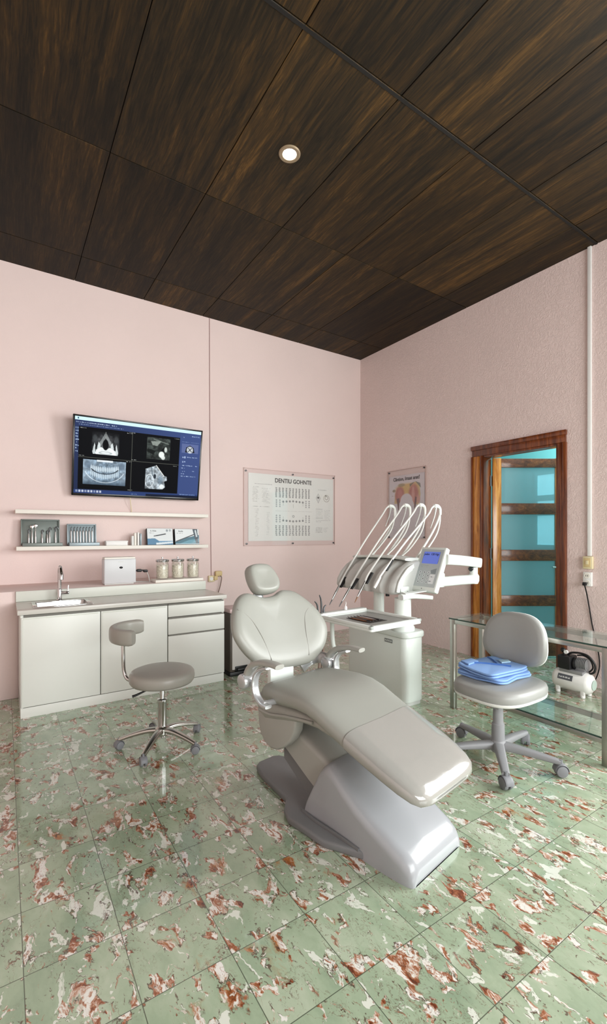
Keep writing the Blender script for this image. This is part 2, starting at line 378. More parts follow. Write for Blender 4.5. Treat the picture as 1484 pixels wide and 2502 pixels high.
# painted flat graphics: a numpy picture becomes the point colours of a fine grid
class Pic:
    def __init__(s, w, h, bg): s.w, s.h = w, h; s.a = np.zeros((h, w, 3)); s.a[:] = bg; s.Y, s.X = np.mgrid[0:h, 0:w]
    def put(s, mask, c, al=1.0):
        k = (mask*al)[..., None]; s.a = s.a*(1-k)+np.array(c)*k
    def rect(s, x0, y0, x1, y1, c, al=1): s.put(((s.X >= x0) & (s.X < x1) & (s.Y >= y0) & (s.Y < y1)).astype(float), c, al)
    def ell(s, cx, cy, rx, ry, c, al=1, soft=.15):
        d = np.sqrt(((s.X-cx)/rx)**2+((s.Y-cy)/ry)**2); s.put(np.clip((1-d)/soft+.5, 0, 1), c, al)
    def ring(s, cx, cy, rx, ry, wd, c, al=1, cut=None):
        d = np.sqrt(((s.X-cx)/rx)**2+((s.Y-cy)/ry)**2); k = np.clip(1.2-abs(d-1)*min(rx, ry)/wd, 0, 1)
        if cut is not None: k = k*cut
        s.put(k, c, al)
    def line(s, x0, y0, x1, y1, wd, c, al=1):
        dx, dy = x1-x0, y1-y0; L = dx*dx+dy*dy+1e-9; t = np.clip(((s.X-x0)*dx+(s.Y-y0)*dy)/L, 0, 1)
        d = np.hypot(s.X-x0-t*dx, s.Y-y0-t*dy); s.put(np.clip(wd-d+.5, 0, 1), c, al)
    def poly(s, pts, c, al=1):
        ins = np.zeros((s.h, s.w), bool); n = len(pts)
        for i in range(n):
            (x0, y0), (x1, y1) = pts[i], pts[(i+1) % n]
            if y0 == y1: continue
            cr = ((y0 > s.Y) != (y1 > s.Y)) & (s.X < (x1-x0)*(s.Y-y0)/(y1-y0)+x0); ins ^= cr
        s.put(ins.astype(float), c, al); return ins
    def noise(s, cell, seed):
        r = np.random.default_rng(seed); gw, gh = int(s.w/cell)+3, int(s.h/cell)+3; g = r.random((gh, gw))
        fx, fy = s.X/cell, s.Y/cell; ix, iy = fx.astype(int), fy.astype(int); u, v = fx-ix, fy-iy; u = u*u*(3-2*u); v = v*v*(3-2*v)
        return (g[iy, ix]*(1-u)+g[iy, ix+1]*u)*(1-v)+(g[iy+1, ix]*(1-u)+g[iy+1, ix+1]*u)*v
    def scrib(s, x0, y0, x1, h, c, seed, al=.9):
        """a run of tiny illegible glyph marks"""
        r = np.random.default_rng(seed); x = x0
        while x < x1:
            w = r.uniform(.6, 1.6)*h*.5
            if r.random() > .16: s.rect(x, y0+r.uniform(0, h*.35), x+max(1, w*.7), y0+h*r.uniform(.7, 1), c, al*r.uniform(.6, 1))
            x += max(1.6, w)
def pic_obj(name, P, Mx, W, H, m, parent):
    """grid spanning W x H, centred on Mx, picture top at +y"""
    w, h = P.w, P.h
    a = np.clip(P.a, 0, 255)/255.; a = np.where(a <= .04045, a/12.92, ((a+.055)/1.055)**2.4)
    xs = np.linspace(-W/2, W/2, w); ys = np.linspace(H/2, -H/2, h)
    me = bpy.data.meshes.new(name); inv = root_matrix(parent).inverted() @ Mx
    XX, YY = np.meshgrid(xs, ys); co = np.stack([XX.ravel(), YY.ravel(), np.zeros(w*h), np.ones(w*h)]); co = (np.array(inv) @ co)[:3].T
    i = np.arange(h-1)[:, None]*w+np.arange(w-1)[None]; i = i.ravel(); quads = np.stack([i, i+w, i+w+1, i+1], 1)
    me.vertices.add(w*h); me.vertices.foreach_set('co', co.ravel().astype(np.float32))
    me.loops.add(len(quads)*4); me.loops.foreach_set('vertex_index', quads.ravel().astype(np.int32))
    me.polygons.add(len(quads)); me.polygons.foreach_set('loop_start', (np.arange(len(quads))*4).astype(np.int32))
    me.update(calc_edges=True)
    at = me.color_attributes.new('Col', 'FLOAT_COLOR', 'POINT')
    at.data.foreach_set('color', np.concatenate([a.reshape(-1, 3), np.ones((w*h, 1))], 1).ravel().astype(np.float32))
    me.materials.append(m); o = bpy.data.objects.new(name, me); C.objects.link(o); o.parent = parent
    return o
WALLB = lambda x, y, z: frame_matrix((x, y, z), (1, 0, 0), (0, 0, 1))       # faces the room from the back wall
WALLR = lambda x, y, z: frame_matrix((x, y, z), (0, -1, 0), (0, 0, 1))      # faces the room from the right wall

# ------------------------------------------------------------------ the room
XL, XR, YF, YB, HC = -1.7, 4.38, -3.2, 5.11, 3.93
struct_shift('floor', G().box(XL-.1, 6.3, YF-.1, YB+.1, -.06, 0), M['floor'])
g = G(); gx = [-.078+.675*i for i in range(-3, 8)]; gy = [.54-1.365*2+1.365*i for i in range(0, 8)]
for x in gx:
    for y in gy:
        x0, x1, y0, y1 = max(x+.0025, XL-.1), min(x+.6725, XR+.1), max(y+.003, YF-.1), min(y+1.362, YB+.1)
        if x1-x0 > .02 and y1-y0 > .02: g.box(x0, x1, y0, y1, HC, HC+.02, .002, 1)
struct_shift('ceiling', g, M['ceiling'])
struct_shift('ceiling_joint', G().box(XL-.1, XR+.1, YF-.1, YB+.1, HC+.014, HC+.06), M['groove'])
g = G()
for x in (1.92,): g.box(XL-.05, XR, x-.010, x+.008, HC-.004, HC+.014)
struct_shift('trim_1', g, M['groove'])
struct_shift('wall_back', G().box(XL-.1, XR+.12, YB, YB+.1, 0, HC+.02), M['pink'])
DY0, DY1, DZ = 2.245, 3.06, 2.225
W1 = (-1.4, .8, .9, 2.95)      # right-hand window beside the viewer: y0 y1 z0 z1
g = G(); X0, X1 = XR, XR+.12
g.box(X0, X1, DY1, YB, 0, HC+.02).box(X0, X1, DY0, DY1, DZ, HC+.02).box(X0, X1, W1[1], DY0, 0, HC+.02)
g.box(X0, X1, W1[0], W1[1], 0, W1[2]).box(X0, X1, W1[0], W1[1], W1[3], HC+.02).box(X0, X1, YF-.1, W1[0], 0, HC+.02)
struct_shift('wall_right', g, M['stucco'])
W2 = (.1, 3.7, .8, 3.2)        # window behind the viewer: x0 x1 z0 z1
g = G().box(XL-.1, W2[0], YF-.1, YF, 0, HC+.02).box(W2[1], XR, YF-.1, YF, 0, HC+.02).box(W2[0], W2[1], YF-.1, YF, 0, W2[2]).box(W2[0], W2[1], YF-.1, YF, W2[3], HC+.02)
struct_shift('wall_front', g, M['pink'])
struct_shift('wall_left', G().box(XL-.1, XL, YF, YB, 0, HC+.02), M['pink'])
struct_shift('wall_ledge', G().box(XL, 1.71, 4.445, YB, 0, .884, .004), M['pink'])
# windows behind and beside the viewer
w = thing('window_1', None, None, (XR+.06, -.3, W1[2])); w['kind'] = 'structure'
g = G(); a, b, c, d = W1
for y in (a, (a+b)/2-.025, b-.05): g.box(XR+.03, XR+.08, y, y+.05, c, d)
for z in (c, (c+d)/2, d-.05): g.box(XR+.03, XR+.08, a, b, z, z+.05)
obj('window_frame', g, M['winframe'], w)
w = thing('window_2', None, None, (1.7, YF-.05, W2[2])); w['kind'] = 'structure'
g = G(); a, b, c, d = W2
for i in range(4): x = a+(b-a-.05)*i/3; g.box(x, x+.05, YF-.08, YF-.03, c, d)
for z in (c, (c+d)/2, d-.05): g.box(a, b, YF-.08, YF-.03, z, z+.05)
obj('window_frame', g, M['winframe'], w)
# the hall beyond the door
struct_shift('wall_hall', G().box(6.2, 6.3, .9, YB+.1, 0, 3.2).box(XR+.12, 6.3, 4.4, 4.5, 0, 3.2).box(XR+.12, 6.3, .9, 1.0, 0, 3.2), M['teal_wall'])
struct_shift('ceiling_hall', G().box(XR+.12, 6.3, .9, 4.5, 3.2, 3.26), M['white_paint'])
w = thing('added_reflection_window', None, None, (6.19, 3.3, 1.2)); w['kind'] = 'structure'  # added glowing window and frame, standing in for window reflections on the door glass
obj('reflection_pane', G().box(6.185, 6.198, 3.18, 3.46, 1.22, 1.62).box(6.185, 6.198, 3.18, 3.46, 1.68, 1.82).box(6.185, 6.198, 3.18, 3.46, 1.9, 2.18), M['reflection_glow'], w)
obj('window_frame', G().box(6.17, 6.2, 3.14, 3.18, 1.18, 2.22).box(6.17, 6.2, 3.46, 3.5, 1.18, 2.22).box(6.17, 6.2, 3.18, 3.46, 1.62, 1.68).box(6.17, 6.2, 3.18, 3.46, 1.82, 1.9).box(6.17, 6.2, 3.18, 3.46, 1.18, 1.22).box(6.17, 6.2, 3.18, 3.46, 2.18, 2.22), M['teal_wall'], w)

# door: casing, jamb and a leaf standing ajar into the hall
d = thing('door_1', None, None, (XR, 2.65, 0)); d['kind'] = 'structure'
XC = XR-.022
HD = DZ-.005
g = G().box(XC-.012, XR, DY1+.112, DY1+.135, 0, HD+.001, .006).box(XC-.008, XR, DY1-.004, DY1+.020, 0, HD+.001, .004)
g.box(XC, XR+.002, DY0-.07, DY0+.005, 0, HD, .005).box(XC-.012, XR, DY0-.078, DY0-.045, 0, HD+.001, .006)
g.box(XC-.001, XR+.002, DY0-.07, DY1+.125, HD, DZ+.07, .004).box(XC-.013, XR, DY0-.078, DY1+.135, DZ+.062, DZ+.11, .006)
cas = obj('door_casing', g, M['wood_d'], d)
obj('casing_board', G().box(XC+.002, XR+.002, DY1+.016, DY1+.115, 0, HD, .003), M['wood'], cas)
g = G().box(XC+.006, XR+.115, DY1-.022, DY1+.003, 0, HD, .003).box(XC+.006, XR+.115, DY0-.003, DY0+.02, 0, HD, .003).box(XC+.006, XR+.115, DY0+.02, DY1-.022, DZ-.026, DZ-.004, .003)
obj('door_jamb', g, M['wood_d'], d)
hx, hy = XR+.118, DY1-.026; th = math.atan2(-.5512, .8343)
LM = Matrix.Translation((hx, hy, 0)) @ Matrix.Rotation(th, 4, 'Z')
LW = .80; zr = [(.02, .18), (.571, .689), (1.069, 1.191), (1.581, 1.703), (2.097, 2.195)]
g = G().box(.006, .10, -.02, .02, .015, 2.2, .004, Mx=LM).box(LW-.1, LW, -.02, .02, .015, 2.2, .004, Mx=LM)
leaf = obj('door_leaf', g, M['wood'], d)
g = G()
for a, b in zr: g.box(.098, LW-.098, -.019, .019, a, b, .003, Mx=LM)
obj('rail', g, M['woodh'], leaf)
for (a, b), (a2, b2) in zip(zr[:-1], zr[1:]):
    obj('glass_pane', G().box(.098, LW-.098, -.004, .004, b-.005, a2+.005, Mx=LM), M['tealglass'], leaf)
for z in (.35, 1.15, 1.95):
    obj('hinge', G().cyl((hx-.012, hy+.004, z-.06), (hx-.012, hy+.004, z+.06), .012, n=12).box(hx-.03, hx+.01, hy+.0, hy+.01, z-.05, z+.05), M['dsteel'], d)
obj('door_handle', G().cyl(LM @ Vector((LW-.05, -.02, 1.0)), LM @ Vector((LW-.05, -.07, 1.0)), .011, n=12).cyl(LM @ Vector((LW-.05, -.06, 1.0)), LM @ Vector((LW-.16, -.06, 1.0)), .009, n=12), M['steel'], leaf)

# ceiling downlight
t = thing('recessed_downlight', 'round recessed downlight glowing in the dark wood ceiling', 'light', (1.612, 2.611, HC))
obj('trim_ring', G().lathe([(.046, -.001), (.048, -.006), (.068, -.008), (.074, -.003), (.074, .001)], (1.612, 2.611, HC), 40), M['lampring'], t)
obj('lamp_disc', G().lathe([(.001, -.004), (.045, -.004), (.046, .001), (.001, .001)], (1.612, 2.611, HC), 40), M['lamp'], t)

# painted cable drop on the back wall, conduit and sockets on the right wall
g = G().tube([(2.035, YB-.004, HC), (2.04, YB-.005, 2.5), (2.052, YB-.005, 1.3), (2.058, YB-.006, .86)], .0045, 8)
tag(obj('wall_cable', g, mat('dusty_pink_cable', col(176, 148, 146), .7)), 'thin pinkish cable running straight down the left wall from ceiling to wall socket', 'cable')
g = G().box(XR-.022, XR, 1.955, 1.987, 1.165, HC, .004)
tag(obj('cable_conduit', g, M['white_plast']), 'slim white vertical cable conduit on the right wall from ceiling to switch', 'conduit')
t = thing('wall_switch', 'beige surface switch box at the foot of the white conduit', 'switch', (XR, 1.98, 1.05))
obj('housing', G().box(XR-.036, XR, 1.94, 2.02, 1.05, 1.163, .006), M['ivory'], t)
obj('switch_plate', G().box(XR-.040, XR-.034, 1.952, 2.008, 1.066, 1.147, .003), M['beige'], t); obj('rocker', G().box(XR-.046, XR-.038, 1.968, 1.992, 1.09, 1.125, .003), M['ivory'], t)
t = thing('power_outlet', 'white double power outlet below the beige switch box', 'outlet', (XR, 1.98, .9))
obj('housing', G().box(XR-.034, XR, 1.947, 2.018, .895, 1.022, .006), M['white_plast'], t)
for z in (.925, .99):
    obj('socket', G().cyl((XR-.034, 1.982, z), (XR-.038, 1.982, z), .024, n=24), M['shelf'], t)
    obj('socket_slot', G().box(XR-.0392, XR-.0375, 1.974, 1.977, z-.008, z+.008).box(XR-.0392, XR-.0375, 1.988, 1.991, z-.008, z+.008), M['black'], t)
t = thing('power_cable', 'black plug and cord hanging from the white outlet on the right wall', 'cable', (XR, 1.99, .9))
obj('plug', G().box(XR-.075, XR-.039, 1.978, 2.006, .902, .932, .006), M['black'], t)
obj('cord', G().tube([(XR-.06, 1.99, .904), (XR-.03, 1.985, .82), (XR-.012, 1.97, .68), (XR-.01, 1.95, .55), (XR-.012, 1.91, .38), (XR-.012, 1.89, .2), (XR-.03, 1.93, .05), (XR-.09, 1.98, .012), (4.22, 2.02, .012)], .0055, 8), M['black'], t)
t = thing('power_outlet', 'small cream wall socket with a beige adapter on the left wall, right of the counter', 'outlet', (2.06, YB, .8))
obj('housing', G().box(2.015, 2.095, YB-.035, YB, .80, .872, .006), M['ivory'], t); obj('socket', G().cyl((2.047, YB-.034, .836), (2.047, YB-.04, .836), .022, n=24), M['white_plast'], t)
obj('adapter', G().box(2.095, 2.18, YB-.055, YB-.008, .862, .925, .014).box(2.075, 2.12, YB-.06, YB-.008, .818, .87, .01), M['beige'], t)
obj('cord', G().tube([(2.15, YB-.06, .868), (2.165, YB-.06, .84), (2.15, YB-.05, .74), (2.12, YB-.03, .6), (2.1, YB-.02, .3), (2.09, YB-.02, .01)], .006, 8), M['suct'], t)

# ------------------------------------------------------------------ cabinet run
CX0, CX1, CYF, CYB = .1, 1.705, 3.918, 4.44
t = thing('base_cabinet', 'long low white cabinet with two doors and three drawers on the left wall', 'cabinet', ((CX0+CX1)/2, 4.18, 0))
g = G().box(CX0, CX0+.018, CYF+.012, CYB, 0, .765).box(CX1-.018, CX1, CYF+.012, CYB, 0, .765).box(CX0, CX1, CYB-.012, CYB, 0, .765).box(CX0, CX1, CYF+.02, CYB, .07, .088).box(.637, .653, CYF+.03, CYB, .08, .62).box(1.172, 1.19, CYF+.03, CYB, .08, .62)
obj('carcass', g, M['white_paint'], t)
obj('face_frame', G().box(CX0+.004, CX1-.004, CYF+.018, CYF+.028, .07, .763), M['cab_in'], t)
obj('kickboard', G().box(CX0, CX1, CYF+.006, CYF+.02, 0, .074, .002), M['white_paint'], t)
for a, b in ((CX0+.004, .6415), (.6475, 1.178)):
    o = obj('door', G().box(a, b, CYF, CYF+.018, .080, .742, .003), M['white_paint'], t)
    obj('door_edge_trim', G().box(a+.012, b-.012, CYF-.0015, CYF+.001, .728, .736, .0007, 1).box(a+.008, a+.013, CYF-.0012, CYF+.001, .09, .73, .0005, 1), M['splash'], o)
for a, b in ((.641, .742), (.488, .622), (.080, .474)):
    o = obj('drawer', G().box(1.186, CX1+.002, CYF, CYF+.018, a, b, .003), M['white_paint'], t)
    obj('finger_pull', G().box(1.19, CX1-.002, CYF+.010, CYF+.02, b, b+.012), M['cab_in'], o)
t = thing('countertop', 'pale grey worktop with upstand on top of the white cabinet', 'countertop', (.9, 4.17, .765))
SX0, SX1, SY0, SY1 = .205, .575, 3.985, 4.275
g = G().box(.08, 1.722, CYF-.024, SY0, .765, .80, .004).box(.08, 1.722, SY1, CYB, .765, .80, .004).box(.08, SX0, SY0-.01, SY1+.01, .765, .7995).box(SX1, 1.722, SY0-.01, SY1+.01, .765, .7995)
obj('worktop', g, M['counter'], t)
obj('backsplash', G().box(.08, 1.722, CYB-.022, CYB, .80, .886, .003), M['splash'], t)
t = thing('sink', 'stainless steel sink set into the left end of the worktop', 'sink', (.39, 4.13, .68))
g = G()
for x0, x1, y0, y1 in ((SX0-.022, SX1+.022, SY0-.022, SY0+.006), (SX0-.022, SX1+.022, SY1-.006, SY1+.022), (SX0-.022, SX0+.006, SY0, SY1), (SX1-.006, SX1+.022, SY0, SY1)): g.box(x0, x1, y0, y1, .7995, .806, .002)
obj('rim', g, M['chrome'], t)
g = G()
rr = lambda x0, x1, y0, y1, r, z, n=6: [(cx+r*math.cos(a0+PI/2*i/n), cy+r*math.sin(a0+PI/2*i/n), z) for cx, cy, a0 in ((x1-r, y1-r, 0), (x0+r, y1-r, PI/2), (x0+r, y0+r, PI), (x1-r, y0+r, 3*PI/2)) for i in range(n+1)]
g.loft([rr(SX0, SX1, SY0, SY1, .03, .802), rr(SX0+.004, SX1-.004, SY0+.004, SY1-.004, .03, .78), rr(SX0+.012, SX1-.012, SY0+.012, SY1-.012, .035, .70), rr(SX0+.04, SX1-.04, SY0+.04, SY1-.04, .04, .685)], cap=False)
n = 28; g.f.append(tuple(len(g.v)-n+i for i in range(n)))
obj('basin', g, M['steel'], t); obj('drain', G().lathe([(.001, .003), (.02, .003), (.026, .001), (.026, -.004)], (.39, 4.13, .6855), 24), M['dsteel'], t)
t = thing('faucet', 'tall chrome pull-down faucet behind the sink', 'faucet', (.392, 4.345, .80))
obj('base', G().lathe([(.001, 0), (.027, 0), (.027, .008), (.019, .014), (.019, .09), (.015, .1), (.001, .1)], (.392, 4.345, .80)), M['chrome'], t)
obj('spout', G().tube([(.392, 4.345, .89), (.392, 4.345, 1.0), (.391, 4.335, 1.05), (.391, 4.30, 1.083), (.391, 4.25, 1.075), (.391, 4.222, 1.045)], [.0155, .0145, .0145, .014, .014, .015], 16), M['chrome'], t)
obj('spray_head', G().tube([(.391, 4.225, 1.05), (.391, 4.213, 1.025), (.391, 4.203, .985)], [.016, .019, .017], 16), M['chrome'], t)
obj('lever', G().cyl((.405, 4.34, .862), (.462, 4.325, .862), .0125, n=16, b=.003).cyl((.452, 4.328, .862), (.458, 4.335, .925), .0065, .0055, n=12), M['chrome'], t)

# ------------------------------------------------------------------ television
TX0, TX1, TZ0, TZ1, TY0, TY1 = .558, 1.865, 1.75, 2.526, 5.02, 4.88
tilt = Vector((0, TY1-TY0, TZ1-TZ0)); TH = tilt.length; TWd = TX1-TX0
TM = frame_matrix(((TX0+TX1)/2, (TY0+TY1)/2, (TZ0+TZ1)/2), (1, 0, 0), tilt)
t = thing('television', 'wall mounted flat television showing four dental x-ray views', 'television', ((TX0+TX1)/2, 5.0, TZ0))
obj('cabinet_back', G().box(-TWd/2, TWd/2, -TH/2, TH/2, -.045, -.004, .006, Mx=TM), M['black'], t)
bz = .016
g = G().box(-TWd/2, TWd/2, TH/2-bz, TH/2, -.006, .003, .002, Mx=TM).box(-TWd/2, TWd/2, -TH/2, -TH/2+bz*1.6, -.006, .003, .002, Mx=TM).box(-TWd/2, -TWd/2+bz, -TH/2, TH/2, -.006, .003, .002, Mx=TM).box(TWd/2-bz, TWd/2, -TH/2, TH/2, -.006, .003, .002, Mx=TM)
obj('bezel', g, M['bezel'], t)
obj('wall_mount', G().box(1.1, 1.35, 5.075, YB, 1.95, 2.3, .004).box(1.13, 1.16, 4.99, 5.09, 1.95, 2.28).box(1.29, 1.32, 4.99, 5.09, 1.95, 2.28), M['black'], t)
obj('cable', G().tube([(1.12, 5.04, 1.77), (1.125, 5.05, 1.70), (1.14, 5.08, 1.64), (1.145, 5.095, 1.60)], .004, 8), M['ivory'], t)
P = Pic(420, 240, (44, 56, 92))
P.a[:] = np.array((40, 52, 88))*(1-.25*(P.Y/240))[..., None]+np.array((70, 92, 140))*.25*(P.X/420)[..., None]
P.rect(0, 0, 420, 11, (196, 226, 236)); P.rect(8, 3, 12, 8, (60, 90, 110))
P.scrib(4, 15, 130, 4, (190, 205, 225), 1); P.scrib(12, 22, 150, 3, (150, 170, 205), 2)
P.rect(12, 30, 342, 226, (3, 4, 6))
for i in range(9): P.scrib(3, 32+i*9, 10, 6, (170, 190, 215), 20+i)
P.line(177, 30, 177, 226, .7, (90, 92, 84)); P.line(12, 124, 342, 124, .7, (90, 92, 84))
for x, y, s in ((15, 32, 5), (160, 33, 6), (168, 30, 7), (14, 118, 8), (178, 118, 9), (160, 126, 10), (322, 33, 11), (322, 128, 12), (168, 220, 13)): P.scrib(x, y, x+17, 3, (180, 184, 180), s)
n1, n2 = P.noise(9, 3), P.noise(4, 4)
def xray(mask, lo, hi, tint=(1, 1.02, 1.04)):
    v = lo+(hi-lo)*(n1*.6+n2*.4); P.put(mask, np.stack([v*tint[0], v*tint[1], v*tint[2]], -1))
# upper left: frontal jaw slice
m = ((P.X > 50) & (P.X < 136) & (P.Y > 40) & (P.Y < 108)).astype(float)
fade = np.clip(1-abs(P.X-93)/46, 0, 1)**.5*np.clip((P.Y-34)/40, 0, 1)
xray(m*fade, 20, 170)
for sx in (-1, 1):
    P.poly([(93+sx*2, 44), (93+sx*24, 84), (93+sx*18, 92), (93, 58)], (150, 156, 156), .7)
    P.poly([(93+sx*14, 108), (93+sx*17, 78), (93+sx*22, 72), (93+sx*27, 98), (93+sx*34, 76), (93+sx*40, 104), (93+sx*38, 112)], (214, 222, 222), .85)
    P.ell(93+sx*29, 92, 3, 13, (14, 16, 18), .85); P.ell(93+sx*33, 62, 7, 12, (64, 68, 70), .8, .6)
P.poly([(62, 112), (64, 98), (80, 88), (93, 96), (106, 88), (124, 98), (126, 112)], (228, 234, 234), .92)
P.ell(93, 80, 9, 17, (4, 5, 6)); P.ring(93, 106, 18, 4, 1, (120, 130, 130), .6); P.line(93, 40, 93, 58, 1.2, (150, 154, 150), .7)
# upper right: cheek slice
m = ((P.X > 226) & (P.X < 308) & (P.Y > 38) & (P.Y < 112)).astype(float); xray(m, 18, 88, (.95, 1.05, 1.0))
P.poly([(240, 52), (276, 48), (262, 66), (246, 64)], (160, 168, 160), .7); P.poly([(228, 78), (258, 82), (250, 96), (228, 88)], (14, 18, 16), .9)
P.poly([(272, 84), (288, 66), (292, 76), (282, 90)], (8, 10, 10), .9); P.ell(278, 94, 10, 11, (226, 232, 228), .95, .3); P.ell(284, 104, 7, 7, (216, 222, 218), .9, .3); P.ell(292, 76, 5, 9, (204, 212, 206), .9, .4); P.line(250, 44, 300, 56, 2, (130, 140, 132), .6)
# lower left: panoramic x-ray
m = ((P.X > 26) & (P.X < 160) & (P.Y > 130) & (P.Y < 210)).astype(float); xray(m, 70, 190, (.86, 1.0, 1.12))
P.put(m*np.clip(abs(P.X-93)/120, 0, 1), (200, 214, 226), .5); P.put(m*np.clip((P.Y-188)/24, 0, 1), (50, 64, 78), .9)
P.rect(68, 130, 118, 136, (236, 240, 242), .8)
for i in range(16):
    x = 51+i*5.6; dy = ((x-93)/42)**2*9
    P.ell(x, 160-dy*.6, 2.3, 9, (206, 220, 228), .85, .4); P.ell(x, 182-dy*1.2, 2.2, 9, (196, 212, 222), .85, .4); P.line(x+2.8, 150-dy*.5, x+2.8, 168-dy*.6, .5, (70, 86, 100), .7); P.line(x+2.8, 174-dy, x+2.8, 190-dy, .5, (70, 86, 100), .7)
P.ring(93, 150, 44, 24, 1.3, (12, 16, 22), 1, (P.Y > 158)*1.0); P.ring(93, 150, 64, 52, 1.2, (226, 236, 242), .8, (P.Y > 168)*1.0)
P.ell(40, 146, 10, 12, (90, 106, 122), .7, .5); P.ell(146, 146, 10, 12, (90, 106, 122), .7, .5)
# lower right: angled volume rendering
pts = [(226, 146), (262, 132), (290, 166), (300, 168), (302, 182), (292, 186), (296, 206), (286, 214), (226, 214)]
P.poly(pts, (0, 0, 0)); ins = np.zeros_like(P.a[..., 0]); Q = Pic(420, 240, (0, 0, 0)); ins = Q.poly(pts, (1, 1, 1)).astype(float); xray(ins, 60, 236, (.94, 1.0, 1.04))
P.line(262, 132, 290, 166, 1.2, (236, 236, 230), .9); P.ell(258, 170, 5, 8, (20, 26, 32), .85, .4); P.ell(278, 182, 9, 14, (110, 128, 142), .7, .5); P.ring(240, 186, 14, 22, 1.4, (230, 236, 238), .7); P.line(246, 140, 250, 168, 1.4, (60, 74, 84), .7); P.ell(284, 204, 9, 8, (226, 232, 232), .9, .4)
# side panel
P.rect(344, 18, 420, 232, (58, 74, 122), .75); P.scrib(350, 24, 356, 4, (190, 200, 220), 31); P.scrib(386, 18, 412, 4, (170, 190, 220), 30); P.scrib(350, 40, 412, 3, (120, 140, 180), 32)
P.rect(350, 48, 412, 80, (110, 120, 160), .55); P.poly([(362, 78), (366, 60), (380, 52), (394, 60), (398, 78)], (20, 24, 34)); P.ell(380, 68, 12, 12, (206, 212, 216), .9, .3); P.line(374, 62, 386, 74, 1.2, (40, 46, 52)); P.line(386, 62, 374, 74, 1.2, (40, 46, 52))
for i, (x, y, x1, h) in enumerate(((354, 90, 362, 10), (372, 92, 408, 4), (354, 106, 364, 9), (352, 122, 392, 4), (404, 122, 410, 4), (352, 132, 364, 3), (352, 143, 366, 4), (394, 141, 402, 3), (352, 152, 364, 3), (352, 160, 408, 4))): P.scrib(x, y, x1, h, (176, 194, 222), 40+i)
P.rect(0, 228, 420, 240, (40, 58, 104)); P.rect(230, 232, 420, 240, (14, 18, 30), .8); P.scrib(350, 226, 408, 4, (150, 176, 220), 52); P.scrib(180, 233, 200, 4, (120, 140, 170), 53)
for i in range(9): P.rect(6+i*9, 229, 12+i*9, 236, (220, 226, 232) if i != 3 else (250, 250, 250), .75 if i % 3 else .45)
pic_obj('screen', P, TM @ Matrix.Translation((0, .004, .0008)), TWd-2*bz, TH-2.6*bz, M['screen'], t)

# ------------------------------------------------------------------ shelves and what stands on them
SYF, SZ = 4.93, 1.245
tag(obj('wall_shelf', G().box(.086, 1.952, SYF, YB, 1.553, 1.590, .003), M['shelf']), 'long empty white wall shelf directly under the television', 'shelf')
tag(obj('wall_shelf', G().box(.094, 1.952, SYF, YB, 1.208, SZ, .003), M['shelf']), 'long white wall shelf holding instrument cases and product boxes', 'shelf')
tag(obj('wall_shelf', G().box(1.23, 1.715, 4.47, 4.66, .886, .912, .003), M['shelf']), 'short white shelf board under the three cotton jars', 'shelf')

def open_case(name, label, x0, x1, h, m):
    t = thing(name, label, 'instrument case', ((x0+x1)/2, 5.0, SZ))
    R = Matrix.Translation(((x0+x1)/2, 5.035, SZ+.008)) @ Matrix.Rotation(-.10, 4, 'X'); w = (x1-x0)/2
    g = G().box(-w, w, -.006, .006, .0, h, .008, Mx=R)
    for a, b, c_, d_ in ((-w, w, h-.012, h), (-w, w, 0, .012), (-w, -w+.012, 0, h), (w-.012, w, 0, h)): g.box(a, b, -.026, -.004, c_, d_, .004, Mx=R)
    obj('lid', g, m, t)
    g = G().box(x0+.012, x1+.018, SYF+.006, 5.03, SZ, SZ+.006, .002).box(x0+.012, x1+.018, SYF+.004, SYF+.014, SZ, SZ+.034, .004).box(x0+.012, x1+.018, 5.02, 5.03, SZ, SZ+.034, .003).box(x0+.012, x0+.022, SYF+.006, 5.03, SZ, SZ+.034, .003).box(x1+.008, x1+.018, SYF+.006, 5.03, SZ, SZ+.034, .003)
    obj('base_tray', g, m, t)
    obj('liner', G().box(x0+.03, x1, SYF+.016, 5.018, SZ+.006, SZ+.030, .006), M['white_plast'], t)
    return t
open_case('instrument_case', 'larger open grey case at the left end of the lower shelf, mirrors and probes inside', .13, .455, .25, M['greytray'])
open_case('instrument_case', 'smaller open blue-grey case packed with a row of scalers, second on the lower shelf', .518, .785, .21, M['greytray2'])
IG = 'hand instruments standing in the larger open case'
R1 = lambda x, z: (x, 5.005+(z-SZ)*.10, z)
spec = [(.195, .13, 'probe', 'short dark hooked probe, leftmost in the larger open case'), (.222, .155, 'mirror', 'small round dental mirror second from left in the larger open case'), (.250, .165, 'mirror', 'large round dental mirror, biggest head in the larger open case'),
        (.305, .125, 'probe', 'slim hooked probe right of the round mirrors in the larger open case'), (.348, .120, 'probe', 'short curved scaler in the middle right of the larger open case'), (.368, .15, 'probe', 'long thin probe beside the curved scaler in the larger open case'), (.418, .155, 'sickle', 'wide hooked sickle scaler at the right of the larger open case')]
